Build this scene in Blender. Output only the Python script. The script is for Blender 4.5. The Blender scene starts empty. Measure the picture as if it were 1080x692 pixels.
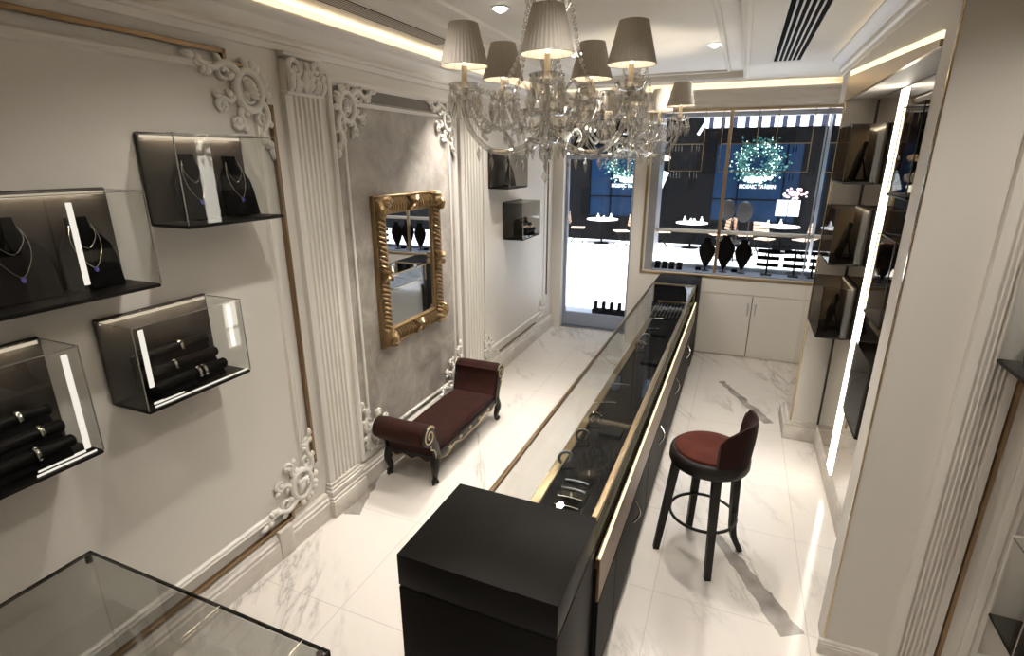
import bpy, bmesh, math, random
from mathutils import Vector, Matrix
random.seed(7)
PI = math.pi
SC = bpy.context.scene
COL = SC.collection

# ------------------------------------------------------------------ materials
def srgb(r, g, b):
    def f(c):
        c /= 255.0
        return c / 12.92 if c <= 0.04045 else ((c + 0.055) / 1.055) ** 2.4
    return (f(r), f(g), f(b), 1.0)

def new_mat(name):
    m = bpy.data.materials.new(name)
    m.use_nodes = True
    nt = m.node_tree
    for n in list(nt.nodes):
        nt.nodes.remove(n)
    out = nt.nodes.new('ShaderNodeOutputMaterial')
    return m, nt, out

def pmat(name, col, rough=0.5, metal=0.0, var=0.06, scale=12.0, bump=0.0, coat=0.0, spec=0.5, sheen=0.0, emit=None, estr=0.0):
    m, nt, out = new_mat(name)
    b = nt.nodes.new('ShaderNodeBsdfPrincipled')
    tc = nt.nodes.new('ShaderNodeTexCoord')
    nz = nt.nodes.new('ShaderNodeTexNoise')
    nz.inputs['Scale'].default_value = scale
    nz.inputs['Detail'].default_value = 4
    nt.links.new(tc.outputs['Object'], nz.inputs['Vector'])
    mix = nt.nodes.new('ShaderNodeMix'); mix.data_type = 'RGBA'
    mix.inputs[6].default_value = tuple(c * (1 - var) for c in col[:3]) + (1,)
    mix.inputs[7].default_value = tuple(min(1, c * (1 + var)) for c in col[:3]) + (1,)
    nt.links.new(nz.outputs['Fac'], mix.inputs[0])
    nt.links.new(mix.outputs[2], b.inputs['Base Color'])
    b.inputs['Roughness'].default_value = rough
    b.inputs['Metallic'].default_value = metal
    b.inputs['Coat Weight'].default_value = coat
    b.inputs['Coat Roughness'].default_value = 0.03
    b.inputs['Specular IOR Level'].default_value = spec
    if sheen:
        b.inputs['Sheen Weight'].default_value = sheen
        b.inputs['Sheen Roughness'].default_value = 0.4
    if emit:
        b.inputs['Emission Color'].default_value = emit
        b.inputs['Emission Strength'].default_value = estr
    if bump:
        bp = nt.nodes.new('ShaderNodeBump')
        bp.inputs['Strength'].default_value = bump
        bp.inputs['Distance'].default_value = 0.01
        nt.links.new(nz.outputs['Fac'], bp.inputs['Height'])
        nt.links.new(bp.outputs['Normal'], b.inputs['Normal'])
    nt.links.new(b.outputs[0], out.inputs[0])
    return m

def emat(name, col, strength):
    m, nt, out = new_mat(name)
    e = nt.nodes.new('ShaderNodeEmission')
    e.inputs[0].default_value = col
    e.inputs[1].default_value = strength
    nt.links.new(e.outputs[0], out.inputs[0])
    return m

def glassmat(name, tint, refl=0.06, grazing=0.6, rough=0.01, power=4.0):
    """thin clear sheet: see-through with a Fresnel-like reflection"""
    m, nt, out = new_mat(name)
    t = nt.nodes.new('ShaderNodeBsdfTransparent'); t.inputs[0].default_value = tint
    g = nt.nodes.new('ShaderNodeBsdfGlossy'); g.inputs['Roughness'].default_value = rough
    lw = nt.nodes.new('ShaderNodeLayerWeight'); lw.inputs['Blend'].default_value = 0.5
    p = nt.nodes.new('ShaderNodeMath'); p.operation = 'POWER'; p.inputs[1].default_value = power
    nt.links.new(lw.outputs['Facing'], p.inputs[0])
    ma = nt.nodes.new('ShaderNodeMath'); ma.operation = 'MULTIPLY_ADD'
    ma.inputs[1].default_value = grazing; ma.inputs[2].default_value = refl
    nt.links.new(p.outputs[0], ma.inputs[0])
    mx = nt.nodes.new('ShaderNodeMixShader')
    nt.links.new(ma.outputs[0], mx.inputs[0])
    nt.links.new(t.outputs[0], mx.inputs[1]); nt.links.new(g.outputs[0], mx.inputs[2])
    nt.links.new(mx.outputs[0], out.inputs[0])
    return m

def mirrormat(name, col, rough=0.005):
    m, nt, out = new_mat(name)
    b = nt.nodes.new('ShaderNodeBsdfPrincipled')
    b.inputs['Base Color'].default_value = col
    b.inputs['Metallic'].default_value = 1.0
    b.inputs['Roughness'].default_value = rough
    nt.links.new(b.outputs[0], out.inputs[0])
    return m

def marble_floor():
    m, nt, out = new_mat('marble_tiles')
    N = nt.nodes.new; L = nt.links.new
    b = N('ShaderNodeBsdfPrincipled')
    geo = N('ShaderNodeNewGeometry')
    mr0 = N('ShaderNodeMapping'); mr0.inputs['Rotation'].default_value = (0, 0, 1.10)
    L(geo.outputs['Position'], mr0.inputs['Vector'])
    mp = N('ShaderNodeMapping'); mp.inputs['Scale'].default_value = (0.38, 1.25, 1)
    L(mr0.outputs[0], mp.inputs['Vector'])
    # warped veins
    nz = N('ShaderNodeTexNoise'); nz.inputs['Scale'].default_value = 1.1; nz.inputs['Detail'].default_value = 8; nz.inputs['Roughness'].default_value = 0.62; nz.inputs['Distortion'].default_value = 0.5
    L(mp.outputs[0], nz.inputs['Vector'])
    sub = N('ShaderNodeMath'); sub.operation = 'SUBTRACT'; sub.inputs[1].default_value = 0.5; L(nz.outputs['Fac'], sub.inputs[0])
    ab = N('ShaderNodeMath'); ab.operation = 'ABSOLUTE'; L(sub.outputs[0], ab.inputs[0])
    rp = N('ShaderNodeValToRGB')
    rp.color_ramp.elements[0].position = 0.0; rp.color_ramp.elements[0].color = srgb(172, 165, 158)
    rp.color_ramp.elements[1].position = 0.030; rp.color_ramp.elements[1].color = srgb(222, 215, 206)
    e = rp.color_ramp.elements.new(0.008); e.color = srgb(206, 199, 191)
    L(ab.outputs[0], rp.inputs[0])
    # patches that keep some zones free of veins
    n2 = N('ShaderNodeTexNoise'); n2.inputs['Scale'].default_value = 0.9; n2.inputs['Detail'].default_value = 2
    L(geo.outputs['Position'], n2.inputs['Vector'])
    r2 = N('ShaderNodeValToRGB'); r2.color_ramp.elements[0].position = 0.42; r2.color_ramp.elements[1].position = 0.6
    L(n2.outputs['Fac'], r2.inputs[0])
    mx = N('ShaderNodeMix'); mx.data_type = 'RGBA'
    mx.inputs[6].default_value = srgb(222, 215, 206)
    L(r2.outputs[0], mx.inputs[0]); L(rp.outputs[0], mx.inputs[7])
    cur = mx.outputs[2]
    sep = N('ShaderNodeSeparateXYZ'); L(geo.outputs['Position'], sep.inputs[0])
    # the two broad dark grey veins in the aisle and one by the pilaster
    wob = N('ShaderNodeTexNoise'); wob.inputs['Scale'].default_value = 6.0; wob.inputs['Detail'].default_value = 5
    L(geo.outputs['Position'], wob.inputs['Vector'])
    def M(op, a, c=None):
        n = N('ShaderNodeMath'); n.operation = op
        for k, v in enumerate((a, c)):
            if v is None: continue
            if isinstance(v, (int, float)): n.inputs[k].default_value = v
            else: L(v, n.inputs[k])
        return n.outputs[0]
    for (ax, ay, bx, by, w0, w1) in ((0.03, 6.11, 0.50, 5.20, 0.03, 0.05), (0.10, 3.32, 0.52, 2.62, 0.035, 0.065), (-2.44, 3.02, -2.29, 2.555, 0.05, 0.06)):
        dx, dy = bx - ax, by - ay
        ln = math.hypot(dx, dy); dx /= ln; dy /= ln
        px = M('SUBTRACT', sep.outputs[0], ax); py = M('SUBTRACT', sep.outputs[1], ay)
        t = M('ADD', M('MULTIPLY', px, dx), M('MULTIPLY', py, dy))
        d = M('ADD', M('MULTIPLY', px, -dy), M('MULTIPLY', py, dx))
        d = M('ADD', d, M('MULTIPLY', M('SUBTRACT', wob.outputs['Fac'], 0.5), 0.10))
        wid = M('ADD', M('MULTIPLY', t, (w1 - w0) / ln), w0)
        ins = M('MULTIPLY', M('LESS_THAN', M('ABSOLUTE', d), wid), M('MULTIPLY', M('GREATER_THAN', t, 0.0), M('LESS_THAN', t, ln)))
        mm = N('ShaderNodeMix'); mm.data_type = 'RGBA'
        L(M('MULTIPLY', ins, 0.85), mm.inputs[0]); L(cur, mm.inputs[6])
        rr = N('ShaderNodeValToRGB'); rr.color_ramp.elements[0].color = srgb(96, 90, 84); rr.color_ramp.elements[1].color = srgb(168, 160, 152)
        rr.color_ramp.elements[0].position = 0.3; rr.color_ramp.elements[1].position = 0.7
        L(wob.outputs['Fac'], rr.inputs[0]); L(rr.outputs[0], mm.inputs[7])
        cur = mm.outputs[2]
    # tile joints
    def joint(coord, off, size, w):
        a = M('ADD', coord, off); f = M('FLOORED_MODULO', a, size)
        return M('LESS_THAN', f, w)
    j = M('MAXIMUM', joint(sep.outputs[0], 8.21, 0.8, 0.005), joint(sep.outputs[1], 8.55, 0.8, 0.005))
    mj = N('ShaderNodeMix'); mj.data_type = 'RGBA'
    L(M('MULTIPLY', j, 0.45), mj.inputs[0]); L(cur, mj.inputs[6]); mj.inputs[7].default_value = srgb(160, 150, 140)
    L(mj.outputs[2], b.inputs['Base Color'])
    b.inputs['Roughness'].default_value = 0.10
    b.inputs['Specular IOR Level'].default_value = 0.5
    L(b.outputs[0], out.inputs[0])
    return m

def stripemat(name, c1, c2, period, frac=0.6):
    m, nt, out = new_mat(name)
    N = nt.nodes.new; L = nt.links.new
    b = N('ShaderNodeBsdfPrincipled'); tc = N('ShaderNodeTexCoord')
    sp = N('ShaderNodeSeparateXYZ'); L(tc.outputs['Object'], sp.inputs[0])
    f = N('ShaderNodeMath'); f.operation = 'FLOORED_MODULO'; f.inputs[1].default_value = period; L(sp.outputs[0], f.inputs[0])
    l = N('ShaderNodeMath'); l.operation = 'LESS_THAN'; l.inputs[1].default_value = period * frac; L(f.outputs[0], l.inputs[0])
    mx = N('ShaderNodeMix'); mx.data_type = 'RGBA'; mx.inputs[6].default_value = c2; mx.inputs[7].default_value = c1
    L(l.outputs[0], mx.inputs[0]); L(mx.outputs[2], b.inputs['Base Color'])
    b.inputs['Roughness'].default_value = 0.8
    L(b.outputs[0], out.inputs[0])
    return m

def plastermat(name, c1, c2):
    m, nt, out = new_mat(name)
    N = nt.nodes.new; L = nt.links.new
    b = N('ShaderNodeBsdfPrincipled'); tc = N('ShaderNodeTexCoord')
    nz = N('ShaderNodeTexNoise'); nz.inputs['Scale'].default_value = 4.0; nz.inputs['Detail'].default_value = 9; nz.inputs['Roughness'].default_value = 0.68; nz.inputs['Distortion'].default_value = 0.4
    L(tc.outputs['Object'], nz.inputs['Vector'])
    r = N('ShaderNodeValToRGB'); r.color_ramp.elements[0].position = 0.36; r.color_ramp.elements[1].position = 0.66
    r.color_ramp.elements[0].color = c1; r.color_ramp.elements[1].color = c2
    L(nz.outputs['Fac'], r.inputs[0]); L(r.outputs[0], b.inputs['Base Color'])
    b.inputs['Roughness'].default_value = 0.55
    bp = N('ShaderNodeBump'); bp.inputs['Strength'].default_value = 0.15; bp.inputs['Distance'].default_value = 0.01
    L(nz.outputs['Fac'], bp.inputs['Height']); L(bp.outputs[0], b.inputs['Normal'])
    L(b.outputs[0], out.inputs[0])
    return m

def goldmarble():
    m, nt, out = new_mat('white_gold_panel')
    N = nt.nodes.new; L = nt.links.new
    b = N('ShaderNodeBsdfPrincipled'); tc = N('ShaderNodeTexCoord')
    nz = N('ShaderNodeTexNoise'); nz.inputs['Scale'].default_value = 3.2; nz.inputs['Detail'].default_value = 5
    L(tc.outputs['Object'], nz.inputs['Vector'])
    r = N('ShaderNodeValToRGB'); r.color_ramp.elements[0].position = 0.60; r.color_ramp.elements[1].position = 0.68
    r.color_ramp.elements[0].color = srgb(238, 236, 232); r.color_ramp.elements[1].color = srgb(214, 170, 70)
    L(nz.outputs['Fac'], r.inputs[0]); L(r.outputs[0], b.inputs['Base Color'])
    b.inputs['Roughness'].default_value = 0.12
    L(b.outputs[0], out.inputs[0])
    return m

WALLC = srgb(224, 218, 209)
M = {
 'wall': pmat('warm_white_paint', WALLC, 0.55, var=0.015, scale=3),
 'trim': pmat('ivory_moulding', srgb(229, 223, 214), 0.42, var=0.015, scale=6),
 'ceil': pmat('ceiling_paint', srgb(232, 226, 216), 0.7, var=0.01, scale=3),
 'plaster': plastermat('grey_venetian_plaster', srgb(142, 134, 125), srgb(184, 177, 168)),
 'plaster_dark': pmat('grey_plaster_band', srgb(112, 104, 96), 0.6, var=0.05),
 'floor': marble_floor(),
 'skirt': plastermat('pale_marble_skirting', srgb(200, 192, 182), srgb(226, 219, 209)),
 'gold': pmat('brushed_gold', srgb(140, 117, 90), 0.30, 1.0, var=0.08, scale=30),
 'palegold': pmat('champagne_gold', srgb(176, 156, 124), 0.30, 1.0, var=0.06, scale=20),
 'oldgold': pmat('antique_gilt', srgb(152, 128, 94), 0.38, 0.9, var=0.35, scale=40, bump=0.4),
 'mirror': mirrormat('silvered_mirror', (0.86, 0.87, 0.88, 1)),
 'darkmirror': mirrormat('bronze_mirror', (0.80, 0.76, 0.70, 1), 0.01),
 'bronze': pmat('dark_bronze_metal', srgb(58, 52, 46), 0.38, 0.2, var=0.1, scale=10),
 'black': pmat('black_lacquer', srgb(21, 19, 17), 0.42, var=0.12, scale=3, spec=0.10),
 'blackmatte': pmat('black_velvet', srgb(15, 14, 13), 0.85, var=0.2, scale=30, spec=0.08),
 'blackwood': pmat('black_stained_wood', srgb(26, 22, 19), 0.42, var=0.25, scale=14, spec=0.28),
 'velvet': pmat('brown_velvet', srgb(43, 19, 13), 0.8, var=0.55, scale=9, sheen=0.04, spec=0.15),
 'velvetseat': pmat('seat_velvet', srgb(72, 31, 21), 0.8, var=0.5, scale=14, sheen=0.04, spec=0.15),
 'velvetdark': pmat('dark_brown_velvet', srgb(38, 17, 12), 0.8, var=0.3, scale=9, sheen=0.04, spec=0.15),
 'giltwood': pmat('gilded_silver_leaf', srgb(176, 160, 130), 0.35, 0.7, var=0.3, scale=50, bump=0.3),
 'silver': pmat('polished_silver', srgb(220, 218, 214), 0.12, 1.0, var=0.03),
 'steel': pmat('satin_steel', srgb(178, 182, 190), 0.3, 0.85, var=0.04),
 'bluegrey': pmat('blue_grey_frame', srgb(150, 158, 176), 0.4, 0.3, var=0.04),
 'white': pmat('white_lacquer', srgb(226, 220, 211), 0.3, var=0.01),
 'glass': glassmat('clear_glass', (0.95, 0.955, 0.95, 1), 0.03, 0.30),
 'glassmid': glassmat('showcase_glass', (0.95, 0.955, 0.95, 1), 0.02, 0.22),
 'glasslow': glassmat('low_reflection_glass', (0.9, 0.9, 0.9, 1), 0.02, 0.08),
 'satin': pmat('black_satin_fronts', srgb(17, 15, 14), 0.55, var=0.1, scale=3, spec=0.12),
 'smoke': glassmat('smoked_glass', (0.74, 0.71, 0.67, 1), 0.008, 0.22),
 'smokelight': glassmat('grey_glass', (0.80, 0.79, 0.77, 1), 0.02, 0.3),
 'tableglass': glassmat('grey_tinted_glass', (0.80, 0.80, 0.79, 1), 0.06, 0.4),
 'winglass': glassmat('window_glass', (0.93, 0.96, 0.99, 1), 0.02, 0.3),
 'glassedge': pmat('glass_edge', srgb(150, 148, 140), 0.12, 0.4, var=0.05),
 'darkedge': pmat('dark_glass_edge', srgb(66, 62, 56), 0.2, 0.5, var=0.05),
 'crystal': glassmat('cut_crystal', (0.95, 0.945, 0.93, 1), 0.26, 0.70, 0.06, 1.3),
 'crystalarm': glassmat('moulded_glass', (0.92, 0.91, 0.89, 1), 0.24, 0.6, 0.08, 1.2),
 'shade': pmat('pleated_fabric', srgb(168, 160, 149), 0.85, var=0.05, scale=20),
 'candle': pmat('ivory_candle_sleeve', srgb(226, 214, 190), 0.6),
 'bulb': emat('warm_bulb', (1.0, 0.86, 0.64, 1), 6),
 'led': emat('led_light_strip', (1.0, 0.93, 0.80, 1), 9),
 'ledwarm': emat('warm_cove_strip', (1.0, 0.82, 0.56, 1), 9),
 'ledsoft': emat('soft_cove_strip', (1.0, 0.86, 0.64, 1), 1.2),
 'ledcase': emat('case_strip', (1.0, 0.85, 0.64, 1), 0.75),
 'ledcount': emat('counter_strip', (1.0, 0.86, 0.52, 1), 1.5),
 'glowrod': emat('case_glow_rod', (1.0, 0.93, 0.82, 1), 0.95),
 'downlight': emat('downlight_lens', (1.0, 0.95, 0.86, 1), 30),
 'vent': pmat('vent_dark', srgb(9, 9, 9), 0.9, spec=0.05),
 'ventslat': pmat('vent_blade_paint', srgb(196, 188, 176), 0.5),
 'panel': goldmarble(),
 'facade': pmat('black_shopfront', srgb(6, 6, 8), 0.7, var=0.3, scale=2, spec=0.08),
 'ground': pmat('pale_paving', srgb(235, 235, 238), 0.8, var=0.03, scale=2),
 'blueglass': pmat('blue_lit_glazing', srgb(10, 24, 46), 0.3, var=0.6, scale=0.9, spec=0.1, emit=(0.014, 0.05, 0.105, 1), estr=0.55),
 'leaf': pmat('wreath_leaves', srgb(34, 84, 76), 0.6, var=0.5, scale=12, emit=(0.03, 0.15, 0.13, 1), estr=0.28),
 'fairy': emat('fairy_lights', (0.80, 1.0, 0.92, 1), 3.2),
 'letters': emat('lit_letters', (0.95, 0.97, 1.0, 1), 2.4),
 'boardlit': emat('lit_menu_board', (1, 1, 1, 1), 2.0),
 'lantern': emat('lantern_glow', (1.0, 0.80, 0.58, 1), 3.0),
 'tablewhite': pmat('white_table_top', srgb(245, 245, 245), 0.5),
 'slatwood': pmat('pale_wood_slats', srgb(222, 182, 150), 0.6, var=0.15, scale=8),
 'flower': pmat('pink_white_petals', srgb(226, 190, 190), 0.8, var=0.25, scale=20),
 'awning': stripemat('striped_awning', srgb(245, 245, 248), srgb(26, 32, 56), 0.30, 0.62),
 'sapphire': pmat('violet_stone', srgb(92, 84, 170), 0.1, coat=0.5),
}

M['goldmir'] = mirrormat('polished_gold', (0.62, 0.50, 0.34, 1), 0.12)

# ------------------------------------------------------------------ mesh builder
class MB:
    def __init__(self):
        self.v = []; self.f = []
    def add(self, vs, fs, X=None):
        o = len(self.v)
        self.v += [(X @ Vector(p)) if X is not None else Vector(p) for p in vs]
        self.f += [tuple(i + o for i in f) for f in fs]
        return self
    def bm(self, b, X=None):
        b.verts.ensure_lookup_table()
        for i, v in enumerate(b.verts): v.index = i
        self.add([v.co.copy() for v in b.verts], [[v.index for v in f.verts] for f in b.faces], X)
        b.free()
        return self
    def box(self, x0, x1, y0, y1, z0, z1, bev=0.0, seg=1, X=None):
        b = bmesh.new(); bmesh.ops.create_cube(b, size=1)
        for v in b.verts:
            v.co = Vector(((x0 + x1) / 2 + v.co.x * (x1 - x0), (y0 + y1) / 2 + v.co.y * (y1 - y0), (z0 + z1) / 2 + v.co.z * (z1 - z0)))
        if bev > 0:
            bmesh.ops.bevel(b, geom=list(b.edges), offset=bev, segments=seg, affect='EDGES', profile=0.5)
        return self.bm(b, X)
    def tube(self, pts, r, n=8, closed=False, caps=True, ry=None, twist=0.0, X=None, up=None):
        pts = [Vector(p) for p in pts]; k = len(pts)
        rs = r if isinstance(r, (list, tuple)) else [r] * k
        rys = ry if isinstance(ry, (list, tuple)) else ([ry] * k if ry else rs)
        tans = []
        for i in range(k):
            if closed: t = pts[(i + 1) % k] - pts[i - 1]
            else: t = pts[min(i + 1, k - 1)] - pts[max(i - 1, 0)]
            if t.length < 1e-9: t = Vector((0, 0, 1))
            tans.append(t.normalized())
        t0 = tans[0]
        a = Vector(up) if up else (Vector((0, 0, 1)) if abs(t0.z) < 0.9 else Vector((1, 0, 0)))
        nrm = (a - t0 * a.dot(t0)).normalized()
        vs = []; fs = []
        for i in range(k):
            t = tans[i]
            if i > 0:
                if up:
                    a = Vector(up); q = a - t * a.dot(t)
                    nrm = q.normalized() if q.length > 1e-6 else nrm
                else:
                    nrm = (nrm - t * nrm.dot(t))
                    nrm = nrm.normalized() if nrm.length > 1e-6 else t.orthogonal().normalized()
            bi = t.cross(nrm)
            for j in range(n):
                an = 2 * PI * j / n + twist
                vs.append(pts[i] + nrm * (math.cos(an) * rys[i]) + bi * (math.sin(an) * rs[i]))
        m = k if closed else k - 1
        for i in range(m):
            for j in range(n):
                a0 = i * n + j; a1 = i * n + (j + 1) % n
                b0 = ((i + 1) % k) * n + j; b1 = ((i + 1) % k) * n + (j + 1) % n
                fs.append((a0, a1, b1, b0))
        if caps and not closed:
            fs.append(tuple(reversed(range(n)))); fs.append(tuple((k - 1) * n + j for j in range(n)))
        return self.add(vs, fs, X)
    def lathe(self, prof, n=24, c=(0, 0, 0), X=None, wave=None):
        vs = []; fs = []; k = len(prof)
        for (r, z) in prof:
            for j in range(n):
                an = 2 * PI * j / n
                rr = r * (1 + (wave * (1 if j % 2 else -1) if wave else 0))
                vs.append((c[0] + rr * math.cos(an), c[1] + rr * math.sin(an), c[2] + z))
        for i in range(k - 1):
            for j in range(n):
                fs.append((i * n + j, i * n + (j + 1) % n, (i + 1) * n + (j + 1) % n, (i + 1) * n + j))
        if prof[0][0] > 1e-5: fs.append(tuple(reversed(range(n))))
        if prof[-1][0] > 1e-5: fs.append(tuple((k - 1) * n + j for j in range(n)))
        return self.add(vs, fs, X)
    def shell(self, prof, n=24, c=(0, 0, 0), X=None, wave=None):
        o = len(self.f)
        self.lathe(prof, n, c, X, wave)
        self.f = [f for f in self.f if len(f) == 4 or self.f.index(f) < o] if False else self.f[:o] + [f for f in self.f[o:] if len(f) == 4]
        return self
    def prism(self, poly, d0, d1, axis='x', bev=0.0, seg=2, X=None):
        def P(a, b, d):
            return {'x': (d, a, b), 'y': (a, d, b), 'z': (a, b, d)}[axis]
        b = bmesh.new()
        v0 = [b.verts.new(P(p[0], p[1], d0)) for p in poly]
        v1 = [b.verts.new(P(p[0], p[1], d1)) for p in poly]
        n = len(poly)
        f0 = b.faces.new(v0); f1 = b.faces.new(list(reversed(v1)))
        for i in range(n):
            b.faces.new((v0[(i + 1) % n], v0[i], v1[i], v1[(i + 1) % n]))
        bmesh.ops.recalc_face_normals(b, faces=list(b.faces))
        if bev > 0:
            ed = list({e for f in (f0, f1) for e in f.edges})
            bmesh.ops.bevel(b, geom=ed, offset=bev, segments=seg, affect='EDGES', profile=0.5)
        return self.bm(b, X)
    def ball(self, c, r, s=(1, 1, 1), u=12, w=8, X=None):
        b = bmesh.new(); bmesh.ops.create_uvsphere(b, u_segments=u, v_segments=w, radius=1)
        for v in b.verts: v.co = Vector((c[0] + v.co.x * r * s[0], c[1] + v.co.y * r * s[1], c[2] + v.co.z * r * s[2]))
        return self.bm(b, X)
    def frame(self, w, h, prof, X, u0=0.0, v0=0.0):
        """mitred rectangular moulding; prof = [(inset, height)...]; X maps (u,v,n) to space"""
        vs = []; fs = []; k = len(prof)
        for (i, hh) in prof:
            vs += [(u0 + i, v0 + i, hh), (u0 + w - i, v0 + i, hh), (u0 + w - i, v0 + h - i, hh), (u0 + i, v0 + h - i, hh)]
        for a in range(k - 1):
            for j in range(4):
                fs.append((a * 4 + j, a * 4 + (j + 1) % 4, (a + 1) * 4 + (j + 1) % 4, (a + 1) * 4 + j))
        return self.add(vs, fs, X)
    def build(self, name, mat, parent=None, smooth=True, angle=35):
        me = bpy.data.meshes.new(name)
        me.from_pydata([tuple(p) for p in self.v], [], self.f)
        b = bmesh.new(); b.from_mesh(me)
        bmesh.ops.recalc_face_normals(b, faces=list(b.faces))
        b.to_mesh(me); b.free()
        me.materials.append(mat)
        if smooth:
            me.polygons.foreach_set('use_smooth', [True] * len(me.polygons))
            me.set_sharp_from_angle(angle=math.radians(angle))
        o = bpy.data.objects.new(name, me)
        COL.objects.link(o)
        if parent: o.parent = parent
        return o

def thing(name, label, cat, loc=(0, 0, 0), rz=0.0, group=None):
    o = bpy.data.objects.new(name, None); COL.objects.link(o)
    o.empty_display_size = 0.05
    o.location = loc; o.rotation_euler = (0, 0, rz)
    o['label'] = label; o['category'] = cat
    if group: o['group'] = group
    return o
def tag(o, label, cat, group=None, loc=None, rz=None):
    o['label'] = label; o['category'] = cat
    if group: o['group'] = group
    if loc is not None: o.location = loc
    if rz is not None: o.rotation_euler = (0, 0, rz)
    return o
def struct(name, mb, mat, parent=None, **k):
    o = mb.build(name, mat, parent, **k)
    o['kind'] = 'structure'
    return o
def copy_tree(o, parent=None):
    c = o.copy(); COL.objects.link(c)
    if parent: c.parent = parent
    for ch in o.children:
        copy_tree(ch, c)
    return c
def axes(O, U, V, Nn):
    U, V, Nn = Vector(U), Vector(V), Vector(Nn)
    return Matrix(((U.x, V.x, Nn.x, O[0]), (U.y, V.y, Nn.y, O[1]), (U.z, V.z, Nn.z, O[2]), (0, 0, 0, 1)))
def smooth(pts, sub=5, closed=False):
    """Catmull-Rom through points"""
    P = [Vector(p) for p in pts]; out = []; n = len(P)
    rng = range(n if closed else n - 1)
    for i in rng:
        p0 = P[(i - 1) % n] if closed or i > 0 else P[i]
        p1 = P[i]; p2 = P[(i + 1) % n]
        p3 = P[(i + 2) % n] if closed or i + 2 < n else p2
        for s in range(sub):
            t = s / sub
            out.append(0.5 * ((2 * p1) + (-p0 + p2) * t + (2 * p0 - 5 * p1 + 4 * p2 - p3) * t * t + (-p0 + 3 * p1 - 3 * p2 + p3) * t ** 3))
    if not closed: out.append(P[-1])
    return out
def spiral(cx, cy, r0, r1, a0, a1, n=20, h=0.012):
    return [(cx + (r0 + (r1 - r0) * i / n) * math.cos(a0 + (a1 - a0) * i / n), cy + (r0 + (r1 - r0) * i / n) * math.sin(a0 + (a1 - a0) * i / n), h) for i in range(n + 1)]
def lobe(mb, x, y, ang, ln, wd, ht, X):
    """a carved leaf: a flattened pointed drop"""
    R = Matrix.Translation((x, y, 0)) @ Matrix.Rotation(ang, 4, 'Z')
    pts = [(0, 0, 0.003), (ln * .25, 0, ht * .8), (ln * .55, 0, ht), (ln * .85, 0, ht * .9), (ln, 0, ht * .5)]
    mb.tube(pts, [wd * .38, wd * .52, wd * .56, wd * .44, wd * .16], 7, ry=[ht * .4, ht * .6, ht * .7, ht * .55, ht * .25], X=X @ R, up=(0, 0, 1))
def ornament(mb, X, s=1.0):
    """rococo corner: medallion with shell, C-scrolls along both edges, fan leaves and sprigs"""
    S = X @ Matrix.Scale(s, 4)
    oval = lambda a, b_, r, h, n=28: mb.tube([(0.155 + a * math.cos(2 * PI * i / n), 0.165 + b_ * math.sin(2 * PI * i / n), h) for i in range(n)], r, 7, closed=True, X=S)
    oval(.080, .094, .021, .018); oval(.047, .060, .010, .012, 24)
    mb.ball((0.155, 0.165, 0.0), 0.06, (.9, 1.05, .22), 14, 6, X=S)
    for k in range(7):
        a = math.radians(225 - 66 + 22 * k)
        lobe(mb, 0.165, 0.178, a, 0.062, 0.026, 0.030, S)
    mb.ball((0.172, 0.185, 0.018), 0.022, (1, 1, .8), 8, 6, X=S)
    for k in range(6):
        a = math.radians(178 + 19 * k)
        lobe(mb, 0.155 + 0.078 * math.cos(a), 0.165 + 0.092 * math.sin(a), a + (.25 if k % 2 else -.1), 0.064, 0.044, 0.024, S)
    for sw in (0, 1):
        T = S if sw == 0 else S @ Matrix(((0, 1, 0, 0), (1, 0, 0, 0), (0, 0, 1, 0), (0, 0, 0, 1)))
        main = smooth([(0.20, 0.10, .014), (0.245, 0.060, .016), (0.30, 0.052, .017), (0.355, 0.082, .016), (0.41, 0.068, .014), (0.445, 0.038, .011)], 5)
        mb.tube(main, [0.025 - 0.014 * i / len(main) for i in range(len(main))], 7, X=T)
        mb.tube(spiral(0.295, 0.095, 0.042, 0.010, -PI / 2, 1.9 * PI, 26, .014), 0.013, 6, X=T)
        mb.tube(spiral(0.425, 0.066, 0.028, 0.006, -2.2, 1.6 * PI, 18), 0.010, 6, X=T)
        for (x, y, a, l, w_) in ((0.245, 0.065, -25, .060, .038), (0.30, 0.052, -40, .052, .034), (0.36, 0.085, 30, .060, .036), (0.40, 0.075, 55, .046, .03), (0.22, 0.095, 22, .070, .036), (0.44, 0.045, -8, .070, .032), (0.41, 0.06, -40, .048, .03)):
            lobe(mb, x, y, math.radians(a), l, w_, 0.020, T)
        sp = smooth([(0.195, 0.24, .012), (0.225, 0.28, .015), (0.212, 0.325, .015), (0.245, 0.355, .013), (0.275, 0.335, .011)], 5)
        mb.tube(sp, [0.018 - 0.009 * i / len(sp) for i in range(len(sp))], 7, X=T)
        mb.tube(spiral(0.255, 0.322, 0.028, 0.006, 1.2, 1.2 + 2.4 * PI, 18), 0.010, 6, X=T)
        for (x, y, a, l, w_) in ((0.205, 0.255, 130, .050, .034), (0.22, 0.300, 40, .045, .034), (0.212, 0.33, 115, .044, .03)):
            lobe(mb, x, y, math.radians(a), l, w_, 0.018, T)
    return mb

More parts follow.
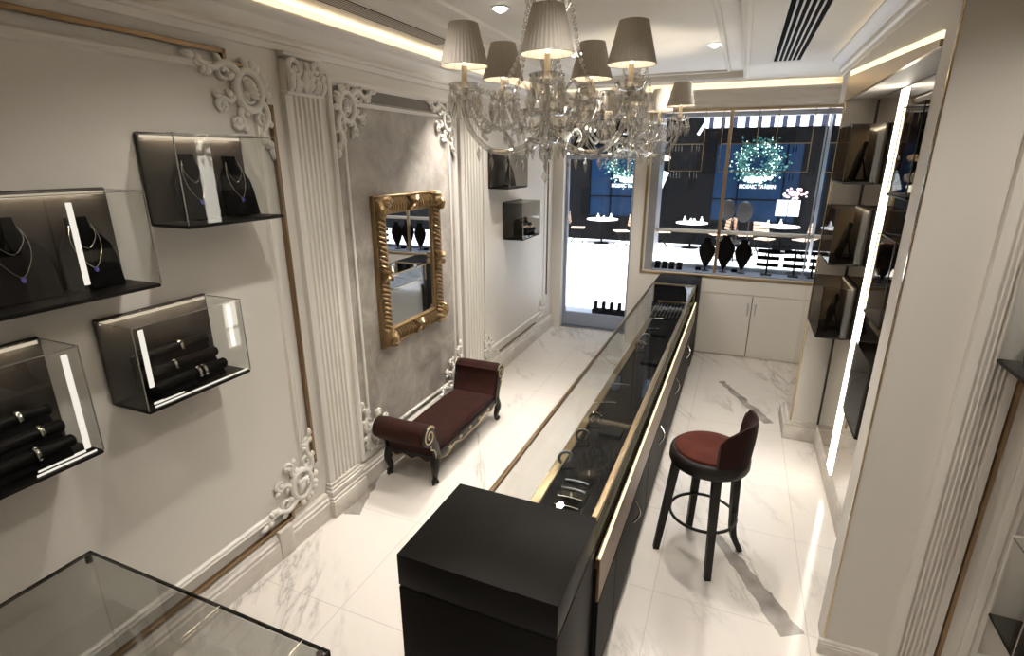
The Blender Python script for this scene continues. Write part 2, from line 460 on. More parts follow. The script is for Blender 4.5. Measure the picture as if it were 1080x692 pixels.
# ------------------------------------------------------------------ camera
cam_d = bpy.data.cameras.new('camera'); cam = bpy.data.objects.new('camera', cam_d); COL.objects.link(cam)
cam_d.sensor_width = 36.0; cam_d.lens = 566.63 * 36.0 / 1080.0
cam_d.clip_start = 0.05; cam_d.clip_end = 200
Rr = ((0.923876, 0.382692, 0.0), (0.114640, -0.276649, -0.954109), (-0.365118, 0.881483, -0.299461))
cam.matrix_world = Matrix(((Rr[0][0], -Rr[1][0], -Rr[2][0], 0), (Rr[0][1], -Rr[1][1], -Rr[2][1], 0), (Rr[0][2], -Rr[1][2], -Rr[2][2], 2.4), (0, 0, 0, 1)))
SC.camera = cam

XL, XR, YF, YS, ZC = -2.44, 0.86, 7.04, 2.57, 3.22      # left wall, mirror wall, far wall, near stub wall, ceiling
YB, XE = -1.9, 2.6                                       # back wall and near right-hand wall, both behind the camera
YD = 7.5                                                 # shop door plane
LW = lambda y, z, n=0.0: axes((XL + n, y, z), (0, 1, 0), (0, 0, 1), (1, 0, 0))      # left wall, u along +Y
LWr = lambda y, z, n=0.0: axes((XL + n, y, z), (0, -1, 0), (0, 0, 1), (1, 0, 0))
LWd = lambda y, z, n=0.0: axes((XL + n, y, z), (0, 1, 0), (0, 0, -1), (1, 0, 0))
LWrd = lambda y, z, n=0.0: axes((XL + n, y, z), (0, -1, 0), (0, 0, -1), (1, 0, 0))
SW = lambda x, z, n=0.0: axes((x, YS - n, z), (1, 0, 0), (0, 0, 1), (0, -1, 0))     # near stub wall, u along +X

# ------------------------------------------------------------------ the room shell
struct('floor', MB().box(XL - .2, XE + .2, YB - .2, YD + .05, -.1, 0), M['floor'], smooth=False)
struct('wall_left', MB().box(XL - .2, XL, YB - .2, YD + .12, 0, 3.5), M['wall'], smooth=False)
struct('wall_back', MB().box(XL, XE, YB - .2, YB, 0, 3.5), M['wall'], smooth=False)
struct('wall_east', MB().box(XE, XE + .2, YB - .2, YS, 0, 3.5), M['wall'], smooth=False)
struct('wall_near', MB().box(0.650, XE, YS, YS + .18, 0, ZC + .02), M['wall'], smooth=False)
# right-hand niche: mirrored wall between the stub and the pier, plain wall behind
wr = struct('wall_right', MB().box(XR + .012, XR + .2, YS + .18, YD + .12, 0, 3.5), M['wall'], smooth=False)
pn = struct('wall_mirror_panel', MB().box(XR, XR + .012, YS + .181, 5.0, 0.12, 2.82), M['darkmirror'], None, smooth=False)
# ceiling slab, with the shallow tray
cb = MB(); tx0, tx1, ty0, ty1 = -1.93, -0.06, 0.3, 6.58
cb.box(XL - .2, tx0, YB - .2, YD + .12, ZC, ZC + .3); cb.box(tx1, XE + .2, YB - .2, YD + .12, ZC, ZC + .3)
cb.box(tx0, tx1, YB - .2, ty0, ZC, ZC + .3); cb.box(tx0, tx1, ty1, YD + .12, ZC, ZC + .3); cb.box(tx0, tx1, ty0, ty1, ZC + .05, ZC + .3)
struct('ceiling', cb, M['ceil'], smooth=False)
DN = axes((tx0, ty0, ZC), (1, 0, 0), (0, 1, 0), (0, 0, -1))
tb = MB().frame(tx1 - tx0, ty1 - ty0, [(0, 0), (0, .018), (.02, .026), (.04, .02), (.055, .008), (.06, -.05)], DN)
tb.frame(tx1 - tx0 - .36, ty1 - ty0 - .36, [(0, -.05), (0, -.035), (.012, -.028), (.03, -.032), (.04, -.05)], DN, .18, .18)
struct('trim_1', tb, M['ceil'])

# far wall pieces round the shop door and the window
fw = MB()
WX0, WX1, WZ0, WZ1 = -1.06, 0.86, 1.03, 2.94
fw.box(-1.25, WX0, YF, YD + .12, 0, ZC)                      # pier between door and window
fw.box(WX0, XR + .02, YF, YD + .12, WZ1, ZC)                 # above the window
fw.box(WX0, -0.34, YF, YD + .12, 0, WZ0)                     # below the window, left of the cupboard
fw.box(-0.34, XR + .02, YF + .22, YD + .12, 0, WZ0)
fw.box(-0.34, XR + .02, YF - .0, YF + .22, .99, WZ0)
fw.box(XL, -1.25, YD - .02, YD + .12, 2.96, ZC)
fw.box(XL, -2.29, YD - .10, YD + .12, 0, ZC)                 # jamb pier by the left wall
fw.box(-1.325, -1.25, YD - .02, YD + .12, 0, ZC)
struct('wall_far', fw, M['wall'], smooth=False)

# shop door in its recess
d = MB()
dr = thing('door_1', 'glazed shop entrance door with blue grey frame', 'door'); dr['kind'] = 'structure'
for k in ('label', 'category'): del dr[k]
d = MB().box(-2.29, -2.245, YD, YD + .05, 0, 2.96).box(-1.355, -1.325, YD, YD + .05, 0, 2.96).box(-2.245, -1.355, YD, YD + .05, 2.40, 2.45).box(-2.245, -1.355, YD, YD + .05, 2.91, 2.96)
struct('door_frame', d, M['bluegrey'], dr, smooth=False)
struct('door_bottom_rail', MB().box(-2.245, -1.355, YD, YD + .04, 0.015, .225, .004), M['bluegrey'], dr, smooth=False)
struct('door_glass', MB().box(-2.245, -1.355, YD + .015, YD + .025, .225, 2.40), M['winglass'], dr, smooth=False)
struct('transom_glass', MB().box(-2.245, -1.355, YD + .015, YD + .025, 2.45, 2.91), M['smoke'], dr, smooth=False)
struct('threshold', MB().box(-2.29, -1.325, YD - .06, YD + .12, 0, .014), M['steel'], dr, smooth=False)

# shop window
wn = bpy.data.objects.new('window_1', None); COL.objects.link(wn); wn['kind'] = 'structure'
FW = lambda x, z, n=0.0: axes((x, YF - n, z), (1, 0, 0), (0, 0, 1), (0, -1, 0))
g = MB().frame(WX1 - WX0 + .10 - .05, WZ1 - WZ0 + .06, [(0, 0), (0, .014), (.018, .016), (.03, .010), (.032, 0)], FW(WX0 - .05, WZ0 - .04))
struct('window_trim', g, M['palegold'], wn)
g = MB().box(WX0, WX0 + .10, YF + .02, YF + .40, WZ0, WZ1).box(WX0 + .10, WX1, YF + .30, YF + .40, WZ0, WZ0 + .05).box(WX0 + .1, WX1, YF + .30, YF + .40, WZ1 - .05, WZ1)
g.box(WX1 - .085, WX1 - .068, YF + .06, YF + .08, WZ0, WZ1).box(WX1 - .02, WX1 + .01, YF + .02, YF + .40, WZ0, WZ1)
struct('window_frame', g, M['steel'], wn, smooth=False)
struct('window_sill', MB().box(WX0 + .1, WX1 - .02, YF + .005, YF + .40, WZ0 - .005, WZ0 + .015, .003), M['bluegrey'], wn)
struct('window_mullion', MB().box(-.215, -.175, YF + .02, YF + .06, WZ0 + .015, WZ1, .004), M['palegold'], wn)
struct('window_glass', MB().box(WX0 + .10, WX1 - .02, YF + .34, YF + .35, WZ0 + .05, WZ1 - .05), M['winglass'], wn, smooth=False)
struct('window_shelf', MB().box(WX0 + .10, WX1 - .02, YF + .22, YF + .30, 1.505, 1.545, .004), M['white'], wn)

# ------------------------------------------------------------------ crowns with light coves
def crown_prof(proj):
    # (distance out of wall, z)
    return [(0.0, 2.965), (.016, 2.968), (.022, 2.985), (.022, 3.0), (.034, 3.006), (.038, 3.02), (.03, 3.034), (.018, 3.045), (.02, 3.09),
            (.034, 3.112), (.05, 3.118), (.07, 3.126), (.082, 3.138), (.086, 3.150), (.078, 3.160), (.055, 3.160), (.055, 3.120), (0.0, 3.120)]
def crown(axis, base, sign, a0, a1, name):
    pr = crown_prof(0)
    mb = MB()
    if axis == 'y': mb.prism([(base + sign * p, z) for p, z in pr], a0, a1, 'y')
    else: mb.prism([(base + sign * p, z) for p, z in pr], a0, a1, 'x')
    return struct(name, mb, M['trim'])
crown('y', XL, 1, YB, YD - .1, 'trim_2')
crown('x', YF, -1, -2.36, XR, 'trim_3')
bz = 0.658
# right bulkhead: soffit, bronze fascia, ceiling crown
bh = MB().box(bz, XR + .02, YS + .18, 5.42, 2.83, ZC)
struct('wall_bulkhead', bh, M['wall'], smooth=False)
cr = MB().prism([(bz - p * 1.05, z) for p, z in [(-.01, 3.05), (.012, 3.05), (.016, 3.075), (.03, 3.085), (.034, 3.10), (.026, 3.12), (.05, 3.145), (.075, 3.155), (.088, 3.168), (.086, 3.18), (-.01, 3.18)]], YS + .18, 5.46, 'y')
struct('trim_4', cr, M['trim'])
# sloping bronze board with a light line along its top edge
p = [(4.99, 2.815), (YS + .18, 2.815), (YS + .18, 2.842), (4.99, 2.985)]
struct('trim_5', MB().prism(p, bz - .02, bz, 'x'), M['palegold'], smooth=False)
ls = tag(MB().prism([(4.95, 2.985), (YS + .19, 2.845), (YS + .19, 2.872), (4.95, 3.020)], bz - .016, bz - .001, 'x').build('light_strip', M['ledcount'], smooth=False), 'sloping warm light strip above the mirrored niche', 'light strip', 'recessed light strips')
# hidden cove strips that wash the ceiling edge
def cove(name_label, x0, x1, y0, y1, z, mt='ledwarm'):
    o = MB().box(x0, x1, y0, y1, z, z + .012).build('cove_light', M[mt], smooth=False)
    tag(o, name_label, 'light strip', 'recessed light strips')
cove('warm cove strip on the left wall cornice', XL + .012, XL + .042, YB + .1, 7.3, 3.121)
cove('warm cove strip on the cornice over the shop window', -2.3, XR - .05, YF - .042, YF - .012, 3.121)
cove('warm cove strip on the right bulkhead cornice', bz - .07, bz - .045, YS + .25, 5.40, 3.182, 'ledsoft')

# ------------------------------------------------------------------ pilasters, skirtings
def pilaster(nm, X, w, base_w=None, cap=True, top=2.965, zb=.25):
    """X maps (u along wall, v up, n out)"""
    r = bpy.data.objects.new(nm, None); COL.objects.link(r); r['kind'] = 'structure'
    # fluted shaft as an extruded profile
    pr = [(-w / 2, 0), (-w / 2, .035), (-w / 2 + .03, .045)]
    nfl = 6; fw_ = (w - .06) / nfl
    for i in range(nfl):
        a = -w / 2 + .03 + i * fw_
        pr += [(a + fw_ * .18, .045), (a + fw_ * .30, .034), (a + fw_ * .5, .029), (a + fw_ * .70, .034), (a + fw_ * .82, .045)]
    pr += [(w / 2 - .03, .045), (w / 2, .035), (w / 2, 0)]
    z0, z1 = zb, (2.755 if cap else top); kz = zb / .25
    vs = []; fs = []; k = len(pr)
    for z in (z0, z1):
        vs += [(u, z, n) for u, n in pr]
    for i in range(k - 1): fs.append((i, i + 1, k + i + 1, k + i))
    fs.append(tuple(range(k))); fs.append(tuple(range(2 * k - 1, k - 1, -1)))
    struct('pilaster_shaft', MB().add(vs, fs, X), M['trim'], r, angle=25)
    # stepped base
    bw = (w + .06) if base_w is None else base_w
    b = MB()
    for (e, za, zb_, n) in ((0, 0, .13, .085), (-.004, .13, .155, .075), (-.008, .155, .20, .068), (-.018, .20, .222, .058), (-.024, .222, .25, .05)):
        b.box(-bw / 2 - e, bw / 2 + e, za * kz, zb_ * kz, 0, n * (.6 + .4 * kz), .006, 2, X=X)
    struct('pilaster_base', b, M['skirt'], r)
    if cap:
        c = MB()
        c.box(-w / 2 - .004, w / 2 + .004, 2.745, 2.765, 0, .058, .006, 2, X=X)
        c.box(-w / 2 + .01, w / 2 - .01, 2.765, 2.93, 0, .045, X=X)
        c.box(-w / 2 - .006, w / 2 + .006, 2.945, top, 0, .062, .006, 2, X=X)
        for s in (-1, 1):
            T = X @ Matrix.Translation((s * w * .30, 2.885, .05)) @ Matrix.Scale(s, 4, (1, 0, 0))
            c.tube(spiral(0.0, 0.01, .056, .008, -PI * .9, 1.9 * PI, 26, .012), .015, 6, X=T)
            c.ball((0, 0, .012), .014, (1, 1, 1), 8, 6, X=T)
            c.tube(smooth([(-.045, -.10, .004), (-.05, -.05, .012), (-.03, .0, .014), (-.02, .035, .014)], 5), .011, 6, X=T)
            for (x, y, a, l) in ((-.03, -.115, 70, .075), (.0, -.12, 95, .085), (.035, -.12, 85, .08), (.015, -.07, 60, .07), (-.05, -.07, 110, .07)):
                lobe(c, x, y, math.radians(a), l, .036, .028, T)
        T = X @ Matrix.Translation((0, 2.80, .046))
        for k_ in range(5):
            lobe(c, 0, -.03, math.radians(90 + (k_ - 2) * 24), .075 + .02 * (2 - abs(k_ - 2)), .03, .026, T)
        lobe(c, 0, .03, math.radians(90), .10, .03, .03, T)
        struct('pilaster_capital', c, M['trim'], r)
    return r
pilaster('trim_6', LW(2.655, 0), .29, .36)
pilaster('trim_7', LW(4.79, 0), .42, .46)
SK = [(0, 0), (.045, 0), (.045, .115), (.038, .125), (.040, .145), (.030, .155), (.026, .175), (.016, .185), (0, .19)]
def skirt(nm, axis, base, sign, a0, a1):
    return struct(nm, MB().prism([(base + sign * p_, z) for p_, z in SK], a0, a1, axis), M['skirt'], angle=25)
skirt('baseboard_left', 'y', XL, 1, YB, 2.48)
struct('baseboard_left_middle', MB().prism([(XL + p_, z) for p_, z in SK], 2.83, 4.57, 'y'), M['skirt'], angle=25)
struct('baseboard_left_far', MB().prism([(XL + p_, z) for p_, z in SK], 5.01, YD - .1, 'y'), M['skirt'], angle=25)
struct('baseboard_right', MB().prism([(XR - p_ * .3, z * .8) for p_, z in SK], YS + .18, 4.98, 'y'), M['skirt'], angle=25)
struct('baseboard_near', MB().prism([(YS - p_ * .5, z * .45) for p_, z in SK], .625, .88, 'x'), M['skirt'], angle=25)
# a small marble block where the skirting steps
struct('baseboard_block', MB().box(XL, XL + .055, 2.02, 2.13, 0, .20, .006, 2), M['skirt'])

# pier at the far right, its mirrored flank, gold edges
pier = MB().box(.655, XR + .012, 4.99, 5.42, 0, 2.83)
struct('wall_pier', pier, M['wall'], smooth=False)
struct('wall_pier_mirror', MB().box(.640, .655, 5.0, 5.42, .13, 2.815), M['darkmirror'], smooth=False)
struct('trim_8', MB().box(.636, .648, 4.982, 4.992, .16, 2.83, .002), M['palegold'])
struct('baseboard_pier', MB().box(.59, XR, 4.935, 5.44, 0, .12, .008, 2).box(.605, XR, 4.95, 5.43, .12, .145, .006, 2).box(.625, XR, 4.97, 5.42, .145, .165, .005, 2), M['skirt'])
struct('trim_9', MB().box(XR - .008, XR + .002, 4.978, 4.992, .166, 2.82), M['bronze'])
# stub wall edge strip and the pilaster, gold line and panel moulding on its face
struct('trim_10', MB().box(.643, .650, YS - .003, YS + .014, 0.0, ZC, .0015), M['goldmir'])
pilaster('trim_11', SW(.99, 0), .17, .19, cap=False, top=ZC, zb=.06)
struct('trim_12', MB().box(1.088, 1.108, YS - .020, YS, .10, 3.05, .003), M['gold'])
gm = MB().frame(2.0, 2.72, [(0, 0), (0, .014), (.012, .020), (.03, .020), (.042, .010), (.06, .014), (.07, 0)], SW(1.17, .18))
struct('trim_13', gm, M['trim'])

# ------------------------------------------------------------------ left wall panels: gold line, mouldings, carved corners
def polyline_boxes(mb, pts, w, h, X):
    for (a, b) in zip(pts[:-1], pts[1:]):
        u0, u1 = sorted((a[0], b[0])); v0, v1 = sorted((a[1], b[1]))
        mb.box(u0 - w / 2, u1 + w / 2, v0 - w / 2, v1 + w / 2, 0, h, .003, 1, X=X)
gl = MB()
polyline_boxes(gl, [(-1.7, 2.905), (2.145, 2.905), (2.145, 2.855), (2.265, 2.855)], .022, .030, LW(0, 0))
polyline_boxes(gl, [(2.368, 2.735), (2.368, 2.672), (2.410, 2.672), (2.410, .487), (2.372, .487), (2.372, .42)], .022, .030, LW(0, 0))
polyline_boxes(gl, [(2.29, .262), (2.165, .262), (2.165, .212), (-1.7, .212)], .022, .030, LW(0, 0))
struct('trim_14', gl, M['gold'])
im = MB().frame(4.02, 2.565, [(0, 0), (0, .012), (.010, .020), (.022, .014), (.034, .016), (.044, 0)], LW(-1.68, .285))
struct('trim_15', im, M['trim'])
for nm, X in (('trim_16', LWrd(2.43, 2.905)), ('trim_17', LWr(2.43, .225))):
    struct(nm, ornament(MB(), X, 1.0), M['trim'], angle=60)
# grey plaster panel between the pilasters
struct('wall_plaster_panel', MB().box(XL, XL + .006, 2.93, 4.49, .235, 2.86), M['plaster'], smooth=False)
struct('trim_18', MB().frame(1.66, 2.69, [(0, 0), (0, .022), (.014, .030), (.03, .028), (.044, .016), (.055, .006)], LW(2.88, .205)), M['trim'])
struct('trim_19', MB().box(XL + .006, XL + .012, 3.04, 4.40, 2.775, 2.855), M['plaster_dark'], smooth=False)
struct('trim_20', MB().frame(1.42, 2.46, [(0, .006), (0, .016), (.012, .020), (.024, .014), (.026, .006)], LW(3.0, .30)), M['trim'])
for k, (nm, X) in enumerate((('trim_21', LWd(2.90, 2.875)), ('trim_22', LWrd(4.52, 2.875)), ('trim_23', LW(2.90, .215)), ('trim_24', LWr(4.52, .215)))):
    struct(nm, ornament(MB(), X @ Matrix.Translation((0, 0, .006)), .92), M['trim'], angle=60)
struct('trim_25', MB().box(XL, XL + .018, 4.535, 4.553, .25, 2.75, .003), M['gold'])
# third panel by the shop door
struct('trim_26', MB().frame(1.96, 2.50, [(0, 0), (0, .012), (.012, .018), (.028, .014), (.036, 0)], LW(5.10, .32)), M['trim'])
for nm, X in (('trim_27', LW(5.04, .24)), ('trim_28', LWr(7.12, .24)), ('trim_29', LWd(5.04, 2.90)), ('trim_30', LWrd(7.12, 2.90))):
    struct(nm, ornament(MB(), X, .75), M['trim'], angle=60)
gl = MB(); polyline_boxes(gl, [(7.16, .55), (7.16, 2.60)], .018, .018, LW(0, 0)); polyline_boxes(gl, [(5.5, .235), (6.7, .235)], .018, .018, LW(0, 0))
struct('trim_31', gl, M['gold'])

# ------------------------------------------------------------------ the long showcase counter
ct = thing('display_counter', 'long black showcase counter with gold rails and glass top running to the window', 'counter', (-.62, 1.36, 0), math.radians(-.4))
b = MB().box(-.41, .222, 0, .50, .862, 1.0, .003, 2).box(-.405, .217, .004, .496, .85, .864).box(-.41, .222, 0, .50, .0, .852, .003, 2)
b.build('end_block', M['black'], ct)
b = MB().box(-.262, .246, 5.10, 5.64, 0, 1.0, .004, 2); b.build('end_block', M['satin'], ct)
MB().box(-.165, .236, .50, 5.10, .07, .745).build('body', M['satin'], ct, smooth=False)
MB().box(-.13, .215, .50, 5.10, 0, .07).build('plinth', M['blackwood'], ct, smooth=False)
MB().box(-.178, -.165, .50, 5.10, .09, .74, .002).build('front_panel', M['panel'], ct)
MB().box(-.135, .215, .51, 5.09, .745, .7575).build('display_floor', M['blackmatte'], ct, smooth=False)
MB().box(-.185, -.135, .502, 5.098, .742, .775, .003).build('rail', M['palegold'], ct)
MB().box(-.268, -.246, .502, 5.10, .982, 1.0, .003).build('rail', M['gold'], ct)
MB().box(.200, .226, .502, 5.10, .978, 1.0, .003).build('rail', M['palegold'], ct)
MB().box(.226, .2485, .502, 5.10, .570, .790, .003).build('rail', M['gold'], ct)
MB().box(-.246, .200, 5.07, 5.09, .980, 1.0, .003).build('rail', M['palegold'], ct)
MB().box(-.185, .214, 5.07, 5.092, .757, .790, .003).build('rail', M['palegold'], ct)
for x in (-.262, .203): MB().box(x, x + .02, 5.075, 5.095, .775, .985, .003).build('post', M['palegold'], ct)
MB().box(.236, .247, .51, 5.09, .7905, .800).build('light_strip', M['ledcount'], ct, smooth=False)
MB().box(-.246, .200, .502, 5.07, .988, .996).build('glass_top', M['glassmid'], ct, smooth=False)
MB().box(-.262, -.254, .502, 5.10, .03, .982).build('glass_front', M['glass'], ct, smooth=False)
MB().box(.212, .220, .502, 5.10, .79, .978).build('glass_back', M['glasslow'], ct, smooth=False)
MB().box(-.266, -.248, .502, 5.10, .0, .03, .003).build('rail', M['gold'], ct)
first = None
for k in range(4):
    y0 = .88 + k * .98
    d = MB().box(.236, .250, y0, y0 + .97, .085, .565, .003).build('drawer', M['satin'], ct)
    pts = [(.252, y0 + .485, .53)] + [(.250 + .034 * math.sin(PI * t / 10), y0 + .485, .53 - .15 * t / 10) for t in range(1, 10)] + [(.252, y0 + .485, .38)]
    MB().tube(pts, .0065, 8).build('handle', M['silver'], d)
MB().box(.236, .250, .503, .87, .085, .565, .003).build('side_panel', M['satin'], ct)
MB().box(.236, .250, 4.80, 5.098, .085, .565, .003).build('side_panel', M['satin'], ct)

# jewellery lying in the counter
def cuff(loc, rz, label, mat, r=.034):
    pts = [(r * math.cos(a), 0, .012 + r + r * math.sin(a)) for a in [math.radians(-60 + 300 * i / 26) for i in range(27)]]
    o = MB().tube(pts, .0055, 8, ry=.010).build('bangle', mat)
    tag(o, label, 'bangle', 'bangles in the counter', loc, rz)
    st = MB().prism([(-.045, 0), (.045, 0), (.036, .010), (-.036, .010)], -.03, .03, 'y', .002).build('jewellery_pad', M['blackmatte'])
    return o, st
for k, (x, y, rz, lb) in enumerate(((-.735, 2.55, .5, 'dark silver bangle nearest the bracelet bars in the counter'), (-.715, 2.83, .35, 'silver open bangle second from the near end of the glass counter'),
        (-.70, 3.08, .4, 'silver open bangle third from the near end of the glass counter'), (-.675, 4.62, .3, 'silver bangle beside the two blue reflections in the far half of counter'), (-.668, 4.86, .3, 'silver bangle farthest along the glass counter towards the window'))):
    o, st = cuff((x, y, .769), rz, lb, M['silver'] if k else M['steel'], .036)
    tag(st, 'small black pad carrying the ' + lb.split(' in the')[0].split(' of the')[0].replace('silver ', ''), 'display pad', 'pads in the counter', (x, y, .7575), rz)
def bar(loc, rz, label, mat, ln=.12):
    o = MB().tube([(-ln / 2, 0, .012), (-ln / 4, 0, .015), (0, 0, .016), (ln / 4, 0, .015), (ln / 2, 0, .012)], .0045, 8, ry=.006).build('bracelet', mat)
    return tag(o, label, 'bracelet', 'bracelets laid straight in the counter', loc, rz)
ramp = MB().prism([(-.14, 0), (.14, 0), (.14, .045), (-.14, .014)], -.075, .075, 'x', .003).build('bracelet_ramp', M['blackmatte'])
tag(ramp, 'low black sloping pad under four straight bracelets at near end of counter', 'display pad', None, (-.615, 2.27, .7575))
for k, t in enumerate(('nearest of the four straight bracelets by the black end block', 'second straight bracelet from the black end block', 'third straight bracelet from the black end block', 'fourth straight bracelet, farthest from the black end block')):
    bar((-.615, 2.17 + .065 * k, .757 + .014 + (.04 + .065 * k) * .031 / .28 - .006), 0.0, t, M['silver'] if k < 2 else M['steel'], .125)
for (x, y, rz, t) in ((-.72, 3.42, .5, 'slim straight bracelet lying alone in middle of counter'), (-.70, 3.78, .25, 'bright long straight bracelet in the middle of the glass counter'), (-.69, 5.30, .45, 'thin straight bracelet before the slatted tray in counter'), (-.665, 5.70, .45, 'bright straight bracelet beside the slatted tray at the window end')):
    bar((x, y, .7575), rz, t, M['silver'], .17)
tr = thing('ring_tray', 'black slatted ring tray with gold ribs at window end of counter', 'tray', (-.60, 6.05, .7575))
MB().box(-.16, .17, -.33, .33, 0, .022, .003).build('tray_body', M['blackmatte'], tr)
rb = MB()
for k in range(9): rb.box(-.145 + k * .036, -.135 + k * .036, -.31, .31, .022, .034, .002)
rb.build('ribs', M['bronze'], tr)
for k, (x, y, h) in enumerate(((-.58, 3.02, .03), (-.55, 4.35, .03), (-.58, 5.15, .03))):
    o = MB().box(-.07, .07, -.06, .06, 0, h, .006, 2).build('display_block', M['blackmatte'])
    tag(o, ('low black velvet block right of the near bangles in counter', 'black velvet block in mid counter below a blue glare', 'black velvet block right of the far bangles in counter')[k], 'display block', 'velvet blocks in the counter', (x, y, .7575))

# ------------------------------------------------------------------ chaise longue
ch = thing('chaise_longue', 'brown velvet scroll-armed chaise with dark carved silver-edged legs against grey panel', 'chaise', (-2.135, 3.69, 0))
W = .205
def seat_profile():
    return [(-.545, .225), (-.545, .285), (-.50, .300), (0, .312), (.50, .300), (.545, .285), (.545, .225)]
MB().prism(seat_profile(), -W, W, 'x', .018, 3).build('seat', M['velvet'], ch)
def arm_poly(cy, cz, r, inner):
    """side silhouette of the rolled arm at +y; scroll centre (cy,cz)"""
    p = list(inner)
    for k in range(15):
        a = math.radians(150 - 230 * k / 14)
        p.append((cy + r * math.cos(a), cz + r * math.sin(a)))
    p += [(.655, cz - r * 1.25), (.60, .30), (.575, .215)]
    return p
def side_frame(mbw, mbg, poly, x0, x1, cy, cz, r, sg):
    mbw.prism([(sg * y, z) for y, z in poly], x0, x1, 'x', .004)
    xo = x1 if x1 > 0 else x0
    sp = [(xo, sg * (cy + rr * math.cos(a)), cz + rr * math.sin(a)) for rr, a in [(r * (.92 - .72 * i / 24), math.radians(150) - 2 * PI * 1.6 * i / 24) for i in range(25)]]
    mbg.tube(sp, .006, 6)
    edge = [(xo, sg * y, z) for y, z in poly[:6]]
    mbg.tube(smooth(edge, 4), .0055, 6)
    low = [(xo, sg * (cy - r * .2), cz - r), (xo, sg * .655, cz - r * 1.3), (xo, sg * .60, .30), (xo, sg * .58, .20)]
    mbg.tube(smooth(low, 4), .0055, 6)
for sg, cz, cy, r, nm in ((-1, .452, .662, .086, 'near'), (1, .480, .640, .080, 'far')):
    inner = smooth([(.48, .235), (.485, .295), (.53, .36), (.565, cz - .02), (cy - r * .90, cz + r * .5)], 4)
    poly = arm_poly(cy, cz, r, [(p_.x, p_.y) for p_ in [Vector((q[0], q[1], 0)) for q in inner]])
    a = MB().prism([(sg * y, z) for y, z in poly], -W - .002, W + .002, 'x', .022, 3).build('arm', M['velvet'] if sg < 0 else M['velvet'], ch, angle=50)
    # narrower carved dark facing on each end of the roll
    poly2 = [(cy + r * .95 * math.cos(math.radians(150 - 230 * k / 14)), cz + r * .95 * math.sin(math.radians(150 - 230 * k / 14))) for k in range(15)]
    poly2 += [(.655, cz - r * 1.2), (.612, .31), (.585, .20), (.505, .20), (.53, .30), (.575, cz - .05)]
    for x0, x1 in ((W, W + .022), (-W - .022, -W)):
        fw_, fg_ = MB(), MB()
        side_frame(fw_, fg_, poly2, x0, x1, cy, cz, r, sg)
        fo = fw_.build('scroll_facing', M['blackwood'], ch); fg_.build('gilt_edge', M['giltwood'], fo)
# carved apron with scalloped silver edge
ap = MB(); ag = MB()
for x0, x1 in ((W - .005, W + .016), (-W - .016, -W + .005)):
    low = []
    n = 40
    for i in range(n + 1):
        y = -.56 + 1.12 * i / n
        low.append((y, .185 + .018 * math.cos(y * 2 * PI * 4 / 1.12) - .03 * math.exp(-(y / .09) ** 2)))
    ap.prism(low + [(.56, .24), (-.56, .24)], x0, x1, 'x', .003)
    xo = x1 if x1 > 0 else x0
    ag.tube([(xo, y, z + .004) for y, z in low], .0065, 6)
    for y in (-.36, -.18, 0, .18, .36):
        ag.ball((xo, y, .212), .017, (.45, 1.5, .8), 10, 6)
for sg in (-1, 1):
    low = [(-W + 2 * W * i / 16, .19 + .014 * math.cos(i / 16 * 2 * PI * 3)) for i in range(17)]
    ap.prism(low + [(W, .235), (-W, .235)], sg * .575 - .01, sg * .575 + .01, 'y', .003)
    ag.tube([(x, sg * .587, z + .004) for x, z in low], .005, 6)
a = ap.build('apron', M['blackwood'], ch); ag.build('gilt_carving', M['giltwood'], a)
for sx in (-1, 1):
    for sy in (-1, 1):
        L_ = smooth([(sx * .195, sy * .56, .235), (sx * .208, sy * .578, .19), (sx * .214, sy * .590, .14), (sx * .203, sy * .578, .08), (sx * .200, sy * .574, .045), (sx * .212, sy * .592, .016)], 5)
        rr = [.044 - .024 * min(1, i / (len(L_) * .7)) for i in range(len(L_))]
        rr = [r_ + (.008 if i > len(L_) - 5 else 0) for i, r_ in enumerate(rr)]
        lg = MB().tube(L_, rr, 10); lg.tube(spiral(0, 0, .022, .006, -PI / 2, 1.5 * PI, 14, 0), .007, 6, X=axes((sx * .206, sy * .600, .026), (0, sy, 0), (0, 0, 1), (sx, 0, 0)))
        lo = lg.build('leg', M['blackwood'], ch)
        MB().tube([p_ + Vector((sx * r_ * .8, 0, 0)) for p_, r_ in list(zip(L_, rr))[3:-4]], .0045, 6).build('gilt_edge', M['giltwood'], lo)

# ------------------------------------------------------------------ bar stool
st = thing('bar_stool', 'black round bar stool with brown velvet seat and low curved back beside counter', 'stool', (0.005, 3.10, 0), 0)
MB().lathe([(.0, .745), (.12, .772), (.175, .768), (.20, .755), (.208, .735), (.208, .72), (0, .72)], 40).build('seat', M['velvetseat'], st)
MB().lathe([(.205, .655), (.226, .658), (.232, .672), (.232, .715), (.226, .733), (.214, .742), (.204, .742), (.204, .70), (.205, .655)], 48).build('seat_ring', M['blackwood'], st)
MB().lathe([(0, .66), (.205, .66), (.205, .70), (0, .70)], 40).build('seat_base', M['blackwood'], st)
def sstep(e0, e1, x):
    t = max(0, min(1, (x - e0) / (e1 - e0))); return t * t * (3 - 2 * t)
bm_ = MB(); vs = []; fs = []
na = 44; nh = 7
def backpt(th, u, side):
    deg = math.degrees(th)
    e = min(deg + 77, 39 - deg)
    h = .245 * (.80 + .20 * sstep(0, 40, deg + 77)) - .035 * (1 - sstep(0, 9, e))
    r0 = .228 if side else .186
    r = r0 + .022 * u - (.014 * u ** 6 if side else -.014 * u ** 6)
    return (r * math.cos(th), r * math.sin(th), .738 + h * u)
A0, A1 = math.radians(-77), math.radians(39)
